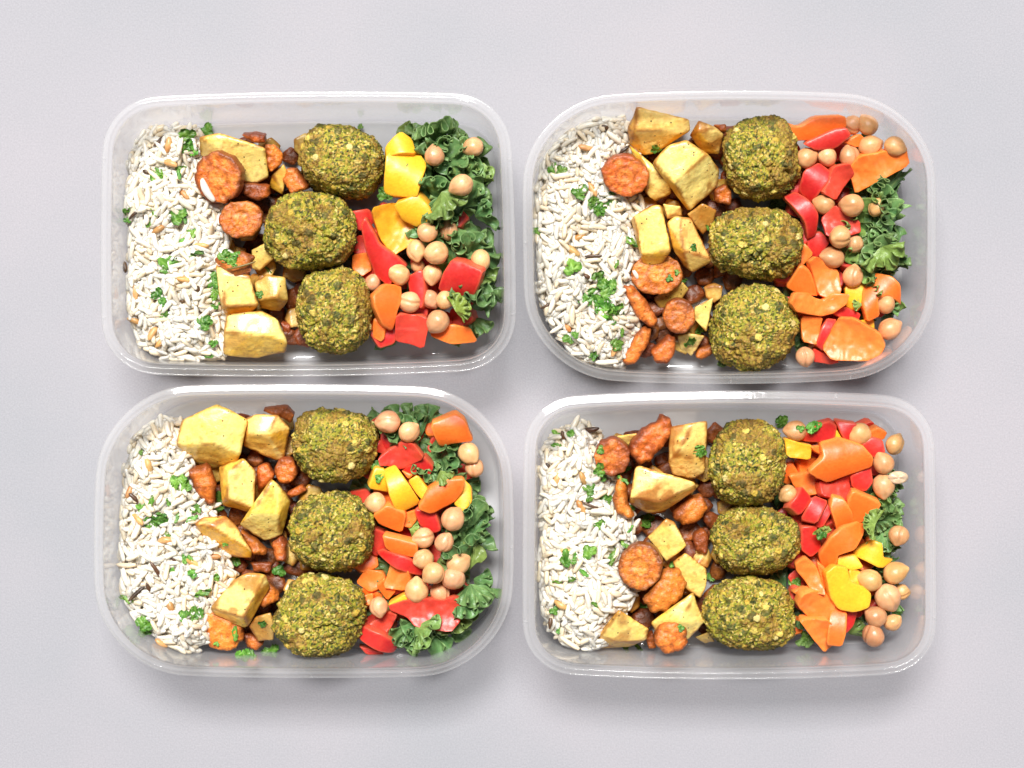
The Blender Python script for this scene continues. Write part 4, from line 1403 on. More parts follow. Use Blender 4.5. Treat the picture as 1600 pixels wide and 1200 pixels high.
# ------------------------------------------------------------------ bell peppers: colour, outline, height, slope, side facing up
PEPPERS = [
    # upper squared box
    ('b', 'Y', [(580, 490), (690, 398), (770, 440), (802, 552), (590, 565)], 35, (0.0, -0.30), 'skin', 'pale top half of the yellow pepper by the kale'),
    ('b', 'Y', [(588, 552), (810, 548), (872, 640), (832, 780), (802, 882), (610, 862), (563, 840)], 36, (0.05, 0.12), 'skin', 'square yellow pepper piece beside the top falafel'),
    ('b', 'Y', [(475, 975), (650, 925), (840, 1000), (850, 1120), (780, 1220), (640, 1305), (545, 1180)], 27, (-0.05, 0.15), 'flesh', 'amber pepper piece showing its shiny inside'),
    ('b', 'Y', [(640, 940), (800, 878), (890, 960), (925, 1052), (850, 1075), (800, 1112), (700, 1062)], 33, (0.05, 0.15), 'skin', 'rounded yellow pepper tongue under the chickpeas'),
    ('d', 'R', [(398, 20), (430, -40), (500, 80), (530, 150), (640, 230), (725, 310), (650, 340), (600, 455), (500, 385), (430, 200)], 30, (0.1, 0.2), 'skin', 'long curved red pepper strip beside the middle falafel'),
    ('d', 'O', [(490, 530), (590, 448), (704, 458), (692, 560), (664, 640), (650, 782), (570, 742), (502, 622)], 33, (-0.25, 0.05), 'skin', 'curved orange pepper piece touching the bottom falafel'),
    ('d', 'R', [(730, 390), (842, 338), (864, 480), (842, 622), (760, 560)], 29, (0.2, 0.1), 'skin', 'narrow red pepper piece standing between chickpeas'),
    ('d', 'R', [(660, 668), (872, 688), (884, 760), (852, 914), (658, 862), (650, 780)], 27, (0.0, 0.30), 'flesh', 'red pepper block at the lower wall'),
    ('d', 'R', [(1050, 278), (1130, 288), (1282, 350), (1252, 452), (1190, 574), (958, 492), (1000, 370)], 36, (0.1, 0.22), 'skin', 'large red pepper square beside the kale'),
    ('d', 'O', [(488, 690), (572, 750), (562, 842), (540, 864), (478, 832)], 24, (0.1, 0.1), 'skin', 'orange pepper sliver under the bottom falafel'),
    ('d', 'O', [(908, 802), (1060, 738), (1192, 768), (1244, 872), (1060, 884), (918, 832)], 26, (0.0, 0.2), 'skin', 'orange pepper strip at the lower corner'),
    ('d', 'O', [(335, 230), (440, 215), (475, 335), (400, 385), (330, 330)], 20, (0, 0.1), 'flesh', 'shaded orange pepper piece between two falafel balls'),
    ('d', 'R', [(780, 600), (890, 620), (880, 690), (790, 670)], 22, (0, 0.1), 'skin', 'dark red pepper scrap under the chickpeas'),
    # upper rounded box
    ('f', 'O', [(425, 338), (520, 368), (640, 298), (845, 288), (852, 372), (770, 392), (620, 464), (495, 470)], 33, (0, 0.15), 'skin', 'orange pepper strip at the upper wall'),
    ('f', 'R', [(548, 492), (770, 390), (855, 380), (890, 432), (780, 530), (640, 540)], 34, (0, 0.25), 'skin', 'red pepper strip below the orange one'),
    ('f', 'O', [(845, 480), (960, 418), (1010, 470), (940, 520)], 31, (0, 0.1), 'skin', 'small orange pepper corner among the chickpeas'),
    ('f', 'O', [(878, 690), (960, 588), (1130, 560), (1292, 518), (1314, 652), (1100, 762), (930, 854), (908, 762)], 33, (0.1, 0.18), 'flesh', 'wide orange pepper wedge above the kale'),
    ('f', 'R', [(508, 832), (550, 690), (660, 630), (744, 700), (722, 772), (600, 924)], 30, (0.1, 0.1), 'skin', 'red pepper piece below the first chickpeas'),
    ('f', 'R', [(688, 852), (740, 780), (780, 670), (870, 640), (914, 722), (852, 822), (780, 904)], 32, (-0.15, 0.15), 'flesh', 'curled red pepper strip beside the wide orange wedge'),
    ('f', 'R', [(418, 880), (510, 848), (600, 920), (654, 1012), (652, 1155), (590, 1190), (555, 1062)], 31, (-0.15, 0.15), 'skin', 'glossy curved red pepper strip against the middle falafel'),
    ('f', 'R', [(678, 1042), (780, 948), (832, 1000), (952, 1060), (964, 1142), (880, 1164), (720, 1174)], 32, (0.0, 0.1), 'flesh', 'short red pepper piece under two chickpeas'),
    ('h', 'R', [(570, 90), (670, 60), (740, 130), (660, 240), (590, 270)], 22, (0, 0.1), 'skin', 'dark red pepper piece in the gap by the middle falafel'),
    ('h', 'O', [(418, 470), (520, 306), (592, 350), (654, 534), (560, 514), (480, 504)], 29, (-0.1, 0.15), 'skin', 'triangular orange pepper piece beside the bottom falafel'),
    ('h', 'O', [(585, 285), (640, 243), (710, 290), (812, 348), (814, 500), (740, 554), (660, 512), (628, 370)], 32, (0.05, 0.15), 'flesh', 'upright orange pepper piece above the curled one'),
    ('h', 'O', [(448, 582), (490, 508), (590, 508), (640, 546), (700, 562), (760, 510), (864, 518), (842, 592), (770, 652), (690, 678), (590, 662), (500, 642)], 35, (0.0, 0.12), 'flesh', 'smile shaped orange pepper ring piece'),
    ('h', 'Y', [(850, 460), (960, 408), (1014, 420), (1002, 562), (940, 644), (858, 602)], 28, (-0.1, 0.15), 'skin', 'only big yellow pepper piece'),
    ('h', 'R', [(758, 652), (850, 608), (964, 660), (944, 714), (830, 694)], 27, (0, 0.1), 'skin', 'small red pepper piece below the yellow one'),
    ('h', 'O', [(998, 490), (1080, 368), (1190, 388), (1254, 450), (1264, 540), (1276, 602), (1170, 522), (1090, 552), (1114, 672), (1020, 714), (988, 592)], 32, (-0.1, 0.1), 'skin', 'hook shaped orange pepper piece beside the kale'),
    ('h', 'O', [(528, 680), (684, 688), (664, 790), (642, 884), (538, 862)], 28, (0.1, 0.15), 'flesh', 'orange pepper piece touching the bottom falafel'),
    ('h', 'R', [(638, 884), (680, 760), (722, 698), (794, 708), (704, 862), (690, 934)], 30, (0.1, 0.1), 'skin', 'red pepper strip behind the largest orange piece'),
    ('h', 'O', [(688, 912), (760, 770), (810, 698), (910, 698), (1092, 810), (1134, 900), (1102, 962), (1000, 1004), (760, 994)], 34, (0.05, 0.22), 'flesh', 'largest pale orange pepper piece at the lower wall'),
    ('h', 'R', [(618, 918), (690, 950), (804, 1012), (740, 1034), (618, 1014)], 24, (0, 0.15), 'flesh', 'red pepper slice at the lower wall beside a chickpea'),
    ('h', 'Y', [(928, 712), (1062, 698), (1064, 784), (980, 748)], 26, (0, 0.1), 'flesh', 'small yellow pepper scrap behind the largest orange piece'),
    # lower rounded box
    ('j', 'R', [(540, 395), (655, 385), (694, 492), (600, 544), (538, 524)], 22, (0, 0.1), 'skin', 'dark red pepper in the shade of the top chickpeas'),
    ('j', 'R', [(528, 592), (680, 488), (772, 488), (854, 590), (690, 684), (620, 654), (540, 644)], 31, (-0.05, 0.18), 'flesh', 'red pepper piece showing its pale inside'),
    ('j', 'R', [(688, 684), (850, 588), (924, 672), (872, 774), (800, 724), (740, 724)], 28, (0.1, 0.35), 'skin', 'red pepper flank next to the kale stem'),
    ('j', 'O', [(908, 350), (1090, 288), (1162, 328), (1218, 472), (1080, 492), (980, 524)], 34, (0.05, 0.2), 'skin', 'orange pepper square at the upper corner'),
    ('j', 'Y', [(448, 812), (500, 668), (575, 678), (614, 854)], 30, (-0.15, 0.1), 'skin', 'yellow pepper corner beside the top falafel'),
    ('j', 'Y', [(568, 692), (650, 648), (742, 780), (834, 922), (670, 1008), (608, 872)], 34, (0.0, 0.15), 'skin', 'long yellow pepper block in the centre of the salad'),
    ('j', 'Y', [(742, 762), (810, 718), (894, 830), (852, 908), (800, 852)], 31, (0.1, 0.1), 'skin', 'small yellow pepper strip between yellow and orange'),
    ('j', 'O', [(818, 962), (900, 820), (1010, 758), (1152, 748), (1142, 842), (1080, 924), (920, 1004)], 35, (0.05, 0.18), 'skin', 'curved orange pepper piece overlapping a yellow one'),
    ('j', 'Y', [(1095, 750), (1140, 738), (1202, 800), (1208, 912), (1150, 984), (1076, 924), (1130, 850)], 31, (0.15, 0.1), 'skin', 'yellow pepper piece beside the kale edge'),
    ('j', 'O', [(488, 1012), (590, 948), (724, 1010), (692, 1144), (530, 1084)], 30, (-0.05, 0.2), 'skin', 'orange pepper piece below a lone chickpea'),
    ('j', 'O', [(690, 680), (775, 715), (742, 745)], 29, (0, 0.1), 'skin', 'tiny orange pepper tip beside the yellow block'),
    ('j', 'O', [(716, 1000), (792, 978), (804, 1050), (760, 1104), (706, 1092)], 26, (0, 0.1), 'flesh', 'shaded orange pepper bit next to a red one'),
    ('j', 'R', [(788, 972), (940, 998), (984, 1122), (930, 1144), (828, 1092)], 28, (0.1, 0.15), 'skin', 'crimson pepper piece above the chickpea cluster'),
    ('l', 'O', [(556, 58), (680, 88), (804, 120), (804, 190), (770, 218), (620, 184), (578, 150)], 31, (0, 0.25), 'skin', 'orange pepper bar lying level'),
    ('l', 'R', [(496, 192), (560, 172), (740, 218), (854, 310), (832, 364), (640, 294)], 32, (0.0, 0.25), 'skin', 'long red pepper bar under the orange one'),
    ('l', 'O', [(608, 262), (744, 310), (744, 402), (710, 464), (566, 432)], 28, (0, 0.2), 'flesh', 'square orange pepper piece below the red bar'),
    ('l', 'O', [(508, 432), (570, 368), (586, 430), (654, 460), (588, 534)], 24, (-0.1, 0.1), 'skin', 'orange pepper triangle beside the bottom falafel'),
    ('l', 'Y', [(596, 562), (720, 488), (766, 540), (690, 574), (620, 594)], 28, (0, 0.2), 'skin', 'amber pepper tip behind the curled red piece'),
    ('l', 'R', [(606, 582), (730, 538), (900, 528), (990, 545), (1060, 515), (1108, 522), (1120, 600), (1112, 692), (1050, 754), (800, 724), (738, 662), (620, 614)], 32, (0.05, 0.2), 'flesh', 'big glossy curled red pepper piece with wet inside'),
    ('l', 'R', [(386, 842), (410, 758), (560, 788), (684, 880), (640, 944), (540, 914)], 28, (0.0, 0.25), 'skin', 'bright red pepper piece at the lower wall'),
    ('l', 'R', [(438, 722), (600, 616), (664, 640), (592, 774), (458, 756)], 24, (0, 0.15), 'flesh', 'shaded red pepper piece below the lone chickpea'),
    ('l', 'R', [(383, 870), (540, 905), (560, 930), (440, 934)], 18, (0, 0.1), 'skin', 'dark red pepper underside at the lower wall'),
    ('l', 'O', [(405, 500), (484, 478), (480, 570), (428, 566)], 22, (0, 0.1), 'flesh', 'orange pepper scrap hidden beside the bottom falafel'),
    # lower squared box
    ('n', 'Y', [(413, 450), (540, 488), (604, 500), (594, 604), (423, 582)], 29, (0, 0.15), 'flesh', 'amber pepper square beside the top falafel'),
    ('n', 'R', [(545, 460), (640, 348), (740, 333), (794, 380), (764, 462), (540, 488)], 33, (0.05, 0.2), 'skin', 'red pepper piece under the parsley sprig'),
    ('n', 'R', [(788, 328), (945, 343), (930, 470), (880, 484), (830, 432)], 31, (0, 0.15), 'skin', 'red pepper piece under the top chickpea'),
    ('n', 'Y', [(785, 378), (834, 462), (775, 466)], 29, (0, 0.1), 'skin', 'thin yellow pepper tip between two red pieces'),
    ('n', 'O', [(1035, 400), (1090, 368), (1164, 410), (1134, 460), (1040, 450)], 29, (0, 0.15), 'skin', 'orange pepper corner behind the upper chickpeas'),
    ('n', 'R', [(965, 502), (1050, 438), (1124, 460), (1144, 552), (1060, 594)], 31, (0.1, 0.15), 'skin', 'red pepper piece below the orange corner'),
    ('n', 'O', [(604, 512), (704, 488), (724, 592), (630, 544)], 30, (0, 0.1), 'flesh', 'orange pepper flap behind the biggest piece'),
    ('n', 'O', [(588, 692), (700, 590), (690, 492), (830, 458), (970, 500), (1049, 592), (1042, 662), (900, 712), (740, 778), (660, 742)], 36, (0.0, 0.18), 'skin', 'biggest orange pepper piece, shaped like a boomerang'),
    ('n', 'R', [(888, 722), (1040, 658), (1054, 772), (1000, 838), (908, 812)], 30, (0.1, 0.2), 'skin', 'rounded red pepper piece beside the chickpea pair'),
    ('n', 'R', [(668, 762), (760, 778), (880, 718), (894, 882), (830, 904), (688, 864)], 28, (0, 0.15), 'flesh', 'ribbed red pepper inside below the boomerang piece'),
    ('n', 'O', [(438, 722), (620, 698), (644, 852), (560, 874), (478, 804)], 24, (0, 0.1), 'flesh', 'shaded orange pepper piece next to the top falafel'),
    ('n', 'R', [(448, 942), (547, 796), (610, 880), (530, 1014)], 32, (-0.2, 0.1), 'skin', 'slanting red pepper stick beside a chickpea'),
    ('n', 'R', [(522, 1042), (620, 868), (724, 908), (642, 1072)], 34, (0.05, 0.05), 'skin', 'shiny dark pink red pepper piece catching the light'),
    ('n', 'R', [(640, 1062), (738, 902), (764, 960), (684, 1104), (540, 1094)], 29, (0.2, 0.2), 'skin', 'red pepper flank under the shiny piece'),
    ('n', 'O', [(747, 970), (770, 888), (852, 908), (904, 1000), (909, 1084), (800, 1138)], 33, (-0.1, 0.15), 'skin', 'blocky orange pepper piece in the centre'),
    ('n', 'O', [(868, 922), (910, 838), (1119, 935), (1050, 1034), (910, 1089)], 33, (0.05, 0.15), 'skin', 'wedge shaped orange pepper piece beside the kale'),
    ('p', 'O', [(668, 212), (740, 80), (830, 8), (1014, -34), (994, 60), (920, 162), (830, 192), (802, 205), (792, 282), (710, 324)], 35, (0.0, 0.12), 'skin', 'arching orange pepper strip'),
    ('p', 'R', [(533, 0), (640, -10), (684, 150), (600, 214), (530, 162)], 28, (0, 0.2), 'skin', 'dark red pepper block beside the middle falafel'),
    ('p', 'O', [(488, 270), (560, 223), (642, 290), (704, 482), (610, 474), (558, 392), (498, 322)], 32, (-0.1, 0.12), 'flesh', 'long orange pepper tongue beside the bottom falafel'),
    ('p', 'O', [(640, 250), (704, 300), (747, 450), (690, 450)], 29, (0.1, 0.1), 'skin', 'narrow orange pepper strip under the arch'),
    ('p', 'Y', [(798, 212), (920, 188), (984, 290), (900, 314), (798, 274)], 30, (0, 0.1), 'skin', 'small yellow pepper piece inside the orange arch'),
    ('p', 'Y', [(926, 202), (1070, 98), (1124, 118), (1134, 220), (1224, 237), (1120, 299)], 31, (0, 0.12), 'skin', 'pointed yellow pepper piece beside the kale'),
    ('p', 'Y', [(713, 342), (780, 283), (872, 300), (894, 400), (1000, 438), (1044, 490), (1022, 582), (920, 618), (820, 604), (758, 522)], 35, (0.05, 0.15), 'skin', 'bright yellow curled pepper piece'),
    ('p', 'Y', [(880, 310), (960, 318), (1020, 440), (960, 470), (890, 420)], 30, (0, 0.1), 'flesh', 'amber inner wall of a yellow pepper by a chickpea'),
    ('p', 'O', [(508, 582), (530, 498), (610, 473), (704, 480), (774, 572), (732, 654), (610, 684)], 31, (-0.05, 0.15), 'flesh', 'wet orange pepper cup beside the bottom falafel'),
    ('p', 'O', [(523, 692), (740, 678), (774, 862), (700, 919), (618, 822)], 29, (0, 0.15), 'flesh', 'pointed orange pepper piece at the lower wall'),
    ('p', 'O', [(738, 642), (780, 578), (864, 620), (854, 780), (830, 864), (718, 854)], 32, (0.1, 0.1), 'skin', 'upright orange pepper slice crossing the pointed piece'),
    ('p', 'R', [(858, 620), (944, 618), (914, 722), (850, 784)], 26, (0, 0.1), 'skin', 'dark red pepper piece under the yellow curl'),
    ('p', 'O', [(465, 472), (560, 428), (604, 472), (520, 504)], 27, (0, 0.1), 'skin', 'small orange pepper scrap beside the parsley tuft'),
]
for i, (reg, c, outl, z, tl, up, desc) in enumerate(PEPPERS):
    r_ = np.random.default_rng(60 + i)
    tl = (tl[0] + r_.normal() * 0.11, tl[1] + r_.normal() * 0.11)
    build_pepper(reg, c, outl, z, tl, up, desc, i + 1)

# ------------------------------------------------------------------ pieces lying deeper, seen only in the gaps; carrots here painted dark as gap shade
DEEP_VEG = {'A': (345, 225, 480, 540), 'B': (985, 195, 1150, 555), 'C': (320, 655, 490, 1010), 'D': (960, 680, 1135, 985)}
DEEP_PEP = {'A': (555, 330, 735, 535), 'B': (1220, 210, 1390, 550), 'C': (560, 660, 735, 1005), 'D': (1220, 680, 1390, 985)}
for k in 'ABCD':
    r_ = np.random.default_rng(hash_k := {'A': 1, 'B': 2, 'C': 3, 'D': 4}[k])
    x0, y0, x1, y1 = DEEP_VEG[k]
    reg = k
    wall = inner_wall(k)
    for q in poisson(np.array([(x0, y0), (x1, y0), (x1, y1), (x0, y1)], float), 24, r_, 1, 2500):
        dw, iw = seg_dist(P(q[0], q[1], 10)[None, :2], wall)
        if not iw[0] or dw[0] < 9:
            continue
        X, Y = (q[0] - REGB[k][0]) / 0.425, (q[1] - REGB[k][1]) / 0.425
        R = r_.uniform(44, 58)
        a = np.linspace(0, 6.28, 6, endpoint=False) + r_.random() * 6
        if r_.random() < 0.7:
            build_carrot(k, [(X + R * math.cos(t) * r_.uniform(0.65, 1.1), Y + R * math.sin(t) * r_.uniform(0.5, 1.0)) for t in a], r_.uniform(7, 12), 5, (r_.normal() * 0.25, r_.normal() * 0.25), 'darkened',
                         'charred roast carrot filler, coloured as gap shade, deep under potatoes', 200 + int(q[0] * 3 + q[1]), False, 'buried carrot pieces in the ' + BOX[k], 1.4)
        else:
            build_potato(k, [(X + R * math.cos(t) * r_.uniform(0.7, 1), Y + R * math.sin(t) * r_.uniform(0.7, 1), r_.uniform(9, 15)) for t in a], 2.4, 'skin',
                         'brown roast potato piece lying deep under the carrots', 200 + int(q[0]), 'buried potato pieces in the ' + BOX[k], 12)
    x0, y0, x1, y1 = DEEP_PEP[k]
    for q in poisson(np.array([(x0, y0), (x1, y0), (x1, y1), (x0, y1)], float), 30, r_, 3, 900)[:60]:
        dw, iw = seg_dist(P(q[0], q[1], 18)[None, :2], wall)
        if not iw[0] or dw[0] < 12:
            continue
        X, Y = (q[0] - REGB[k][0]) / 0.425, (q[1] - REGB[k][1]) / 0.425
        R = r_.uniform(44, 60)
        a = np.linspace(0, 6.28, 5, endpoint=False) + r_.random() * 6
        c = 'ROR'[r_.integers(0, 3)]
        build_pepper(k, c, [(X + R * math.cos(-t) * r_.uniform(0.8, 1.1), Y + R * math.sin(-t) * r_.uniform(0.6, 1)) for t in a], r_.uniform(16, 22), (r_.normal() * 0.2, r_.normal() * 0.2), 'flesh' if r_.random() < 0.5 else 'skin',
                     {'R': 'red', 'O': 'orange'}[c] + ' pepper piece lying deep under the salad', 300 + int(q[0] + q[1]), 'buried pepper pieces in the ' + BOX[k], None, 1.5)

# ------------------------------------------------------------------ kale
KALE_ZONES = {
    'A': [([(648, 210), (720, 200), (748, 245), (755, 300), (755, 400), (752, 480), (738, 505), (722, 440), (705, 380), (665, 335), (650, 260)], 30, 18, 17)],
    'B': [([(1345, 300), (1408, 285), (1424, 340), (1424, 385), (1415, 435), (1396, 470), (1370, 435), (1345, 385)], 31, 19, 17)],
    'C': [([(590, 648), (645, 645), (685, 668), (702, 720), (690, 755), (652, 722), (632, 680)], 29, 17, 14),
          ([(732, 770), (754, 790), (755, 860), (742, 935), (712, 980), (650, 1008), (625, 990), (650, 965), (705, 965), (728, 905), (720, 830)], 32, 16, 16)],
    'D': [([(1370, 775), (1412, 760), (1416, 800), (1392, 842), (1368, 835), (1355, 815)], 30, 15, 12),
          ([(1385, 860), (1408, 860), (1408, 950), (1390, 955)], 26, 14, 9.0)]}
seed = 1
for k in 'ABCD':
    r_ = np.random.default_rng(50 + ord(k))
    for poly, z, step, R in KALE_ZONES[k]:
        pp = np.array(poly, float)
        cen = pp.mean(0)
        for q in poisson(pp, step, r_, 6, 1500):
            dd = q - cen
            yaw = math.atan2(-dd[1], dd[0] - 12) + r_.normal() * 0.9
            build_kale(k, q[0], q[1], z - 9 - (6 if (k == 'C' and q[1] > 940) or (k == 'A' and q[0] < 668) else 0) + r_.uniform(-4, 3), R * r_.uniform(0.8, 1.1), yaw, r_.normal() * 0.4, 0, seed, pale=0.35 if r_.random() < 0.12 else 0.0, lift=r_.uniform(0.1, 0.75))
            seed += 1
    for poly, z, step, R in KALE_ZONES[k]:
        for q in poisson(np.array(poly, float), 24, r_, 3, 900):
            build_kale(k, q[0], q[1], z - 15 + r_.uniform(-2, 2), 12, r_.uniform(0, 6.28), r_.normal() * 0.3, 0, seed, 0.0, 'kale leaf lying underneath the topmost kale in the ' + BOX[k], lift=r_.uniform(0.0, 0.4))
            seed += 1
    # bed of leaves under the peppers
    x0, y0, x1, y1 = DEEP_PEP[k]
    for q in poisson(np.array([(x0, y0 + 15), (x1 - 12, y0 + 15), (x1 - 12, y1 - 15), (x0, y1 - 15)], float), 30, r_, 5, 500):
        build_kale(k, q[0], q[1], r_.uniform(6, 13), r_.uniform(10, 13), r_.uniform(0, 6.28), r_.normal() * 0.25, r_.normal() * 0.25, seed, 0.0, 'kale leaf buried under the peppers in the ' + BOX[k], 0.4)
        seed += 1
# single leaves the photograph shows on their own
for k, px, py, z, R, yaw, tx, ty, pale, lab in [
        ('A', 712, 487, 34, 9, 0.5, 0.2, 0.3, 0.75, 'pale yellow green kale frill beside a chickpea in the upper squared box'),
        ('A', 752, 478, 24, 15, -1.4, 0.1, -0.5, 0.0, 'flat dark kale leaf against the side wall in the upper squared box'),
        ('A', 690, 300, 33, 15, -0.9, 0.2, 0.2, 0.30, 'kale leaf with a pale rib below the yellow pepper in the upper squared box'),
        ('A', 700, 538, 10, 9, -0.6, 0.0, 0.0, 0.2, 'small kale sprig at the lower wall of the upper squared box'),
        ('B', 1378, 385, 36, 13, -1.2, 0.3, 0.0, 0.45, 'light green kale frill in the middle of the upper rounded box kale'),
        ('B', 1128, 553, 16, 8, -1.2, 0.1, 0.1, 0.0, 'tiny dark kale leaf beside the bottom falafel in the upper rounded box'),
        ('B', 1382, 482, 24, 9, 0.6, 0.1, 0.1, 0.0, 'small kale leaf under the hooked pepper in the upper rounded box'),
        ('B', 1346, 478, 28, 5, 2.4, 0.2, 0.1, 0.4, 'tiny kale frill beside the yellow pepper in the upper rounded box'),
        ('C', 655, 985, 30, 15, -2.2, 0.35, -0.2, 0.25, 'curled kale leaf under the glossy red pepper in the lower rounded box'),
        ('C', 688, 735, 33, 9, -1.2, 0.3, 0.1, 0.35, 'light kale frill beside the red pepper in the lower rounded box'),
        ('C', 640, 828, 24, 6, 0.3, 0.2, 0.1, 0.45, 'tiny pale kale frill above the chickpeas in the lower rounded box'),
        ('D', 1368, 820, 33, 9, 2.6, 0.3, 0.0, 0.45, 'pale kale frill beside the wedge pepper in the lower squared box'),
        ('D', 1330, 993, 13, 11, 0.4, 0.1, 0.1, 0.3, 'flat kale leaf at the lower wall of the lower squared box'),
        ('D', 1262, 998, 14, 6, -2.2, 0.1, 0.1, 0.2, 'small kale edge below the bottom orange pepper in the lower squared box'),
        ('D', 1284, 838, 33, 6, 1.5, 0.2, 0.3, 0.65, 'pale herb leaf standing by the arching pepper in the lower squared box')]:
    build_kale(k, px, py, z, R, yaw, tx, ty, seed, pale, lab, 0.3, lift=0.35)
    seed += 1

# ------------------------------------------------------------------ rice
for i, k in enumerate('ABCD'):
    build_rice(k, 11 + i)

# ------------------------------------------------------------------ chickpeas: centre, radius, beak direction (degrees, picture up = 90), lift, where
bpy.context.view_layer.update()
CHICKPEAS = [
    ('b', 935, 585, 80, 95, 0, 'chickpea between the square yellow pepper and the kale'),
    ('b', 1225, 515, 80, 200, 0, 'topmost chickpea, on the kale'),
    ('b', 1140, 795, 90, 205, 0, 'chickpea on the kale below the topmost one'),
    ('b', 880, 1145, 80, 20, 0, 'upper chickpea of the cluster at the yellow tongue'),
    ('b', 1040, 1135, 75, 90, -4, 'chickpea tucked under a kale frill'),
    ('d', 800, 190, 82, 280, 0, 'chickpea leaning on the amber pepper'),
    ('d', 955, 212, 92, 190, 3, 'largest chickpea, beak pointing at the amber pepper'),
    ('d', 1275, 262, 82, 280, 0, 'chickpea against the side wall'),
    ('d', 680, 375, 82, 150, 0, 'chickpea on the long red pepper strip'),
    ('d', 920, 365, 78, 265, 0, 'chickpea beside the large red pepper square'),
    ('d', 480, 435, 66, 60, -6, 'chickpea half under the bottom falafel'),
    ('d', 758, 575, 86, 170, 0, 'chickpea on the curved orange pepper'),
    ('d', 905, 550, 74, 300, -3, 'chickpea in the middle of the lower cluster'),
    ('d', 1015, 560, 76, 40, 1, 'chickpea touching the pale kale frill'),
    ('d', 965, 715, 88, 230, 1, 'lowest chickpea, on the red pepper block'),
    ('d', 815, 310, 55, 90, -6, 'sunken chickpea below the amber pepper'),
    ('f', 560, 600, 82, 30, 0, 'chickpea nearest the top falafel'),
    ('f', 715, 580, 78, 300, 0, 'second chickpea from the top falafel'),
    ('f', 885, 592, 85, 100, 0, 'third chickpea from the top falafel'),
    ('f', 1030, 515, 92, 20, 2, 'brown chickpea above the wide orange wedge'),
    ('f', 1210, 510, 82, 340, 0, 'chickpea nearest the upper side wall'),
    ('f', 1020, 360, 80, 120, 1, 'topmost chickpea of all'),
    ('f', 905, 355, 76, 180, -2, 'chickpea at the end of the orange strip'),
    ('f', 700, 940, 82, 160, 0, 'chickpea above the short red pepper, nearest the falafel'),
    ('f', 905, 945, 92, 170, 1, 'large chickpea between two others in a row'),
    ('f', 1075, 965, 72, 80, 0, 'small chickpea beside the kale, end of the row'),
    ('h', 815, 95, 86, 200, 1, 'bright chickpea on the short red pepper'),
    ('h', 920, 150, 70, 80, -2, 'chickpea behind the bright one, by the kale'),
    ('h', 760, 247, 95, 175, 1, 'wide glossy chickpea above the upright orange pepper'),
    ('h', 905, 390, 82, 80, 0, 'dull brown chickpea above the yellow pepper'),
    ('h', 1150, 590, 76, 160, 0, 'chickpea inside the hooked orange pepper'),
    ('h', 1172, 775, 90, 30, 0, 'chickpea beside the largest orange piece'),
    ('h', 555, 970, 76, 280, 0, 'lowest chickpea, at the lower wall'),
    ('j', 600, 325, 90, 185, 0, 'topmost chickpea, beside the top falafel'),
    ('j', 745, 405, 82, 40, 0, 'second chickpea from the top, on the kale rib'),
    ('j', 1185, 550, 82, 310, 1, 'upper chickpea of the pair at the side wall'),
    ('j', 1230, 665, 74, 90, -3, 'lower chickpea of the pair at the side wall'),
    ('j', 508, 920, 84, 190, 0, 'lone chickpea touching the middle falafel, above the orange piece'),
    ('j', 1070, 1045, 92, 60, 0, 'large round chickpea beside the yellow and kale'),
    ('l', 862, 72, 82, 190, 1, 'chickpea at the end of the orange bar'),
    ('l', 1007, 110, 76, 60, 0, 'chickpea beside the one at the orange bar'),
    ('l', 860, 225, 80, 200, 2, 'chickpea at the end of the red bar'),
    ('l', 1105, 265, 88, 30, 0, 'chickpea with split skin beside the kale leaf'),
    ('l', 932, 330, 87, 220, 2, 'pale chickpea in the centre of the cluster'),
    ('l', 1080, 370, 92, 215, 3, 'chickpea overlapping its neighbours in the cluster'),
    ('l', 805, 465, 92, 90, 1, 'chickpea above the curled red pepper, ridged'),
    ('l', 975, 470, 80, 300, -3, 'shaded lowest chickpea of the cluster'),
    ('l', 525, 575, 76, 280, 0, 'lone chickpea beside the bottom falafel'),
    ('n', 490, 390, 84, 180, 0, 'chickpea under the parsley sprig'),
    ('n', 950, 415, 90, 330, 1, 'brown chickpea on the upper red pepper'),
    ('n', 1215, 495, 80, 60, 0, 'wet chickpea at the upper side corner'),
    ('n', 1135, 635, 84, 120, 2, 'upper chickpea of the stuck pair'),
    ('n', 1132, 790, 92, 270, 0, 'lower chickpea of the stuck pair'),
    ('n', 430, 850, 70, 220, 0, 'small chickpea touching the top falafel'),
    ('p', 1245, 50, 78, 250, 0, 'chickpea between two kale frills'),
    ('p', 1035, 385, 94, 160, 2, 'pale chickpea pointing at the yellow curl'),
    ('p', 1210, 330, 92, 20, 0, 'brown chickpea under the pointed yellow pepper'),
    ('p', 1160, 505, 102, 300, 1, 'biggest brown chickpea in the column'),
    ('p', 1080, 655, 86, 150, 1, 'chickpea with a cleft, near the foot of the column'),
    ('p', 1195, 697, 72, 40, -2, 'chickpea by the wall near the foot of the column'),
    ('p', 1055, 795, 90, 100, 0, 'lowest chickpea of the column'),
    ('p', 1262, 470, 60, 0, -5, 'shaded chickpea behind the biggest one'),
]
place = []
for reg, x, y, r, ang, lift, desc in CHICKPEAS:
    px, py = zp(reg, x, y)
    hs = [cast(px + dx, py + dy)[0] for dx, dy in ((0, 0), (8, 0), (-8, 0), (0, 8), (0, -8))]
    place.append(float(np.clip(np.max(hs[:1] + [np.median(hs)]), 24, 36)))
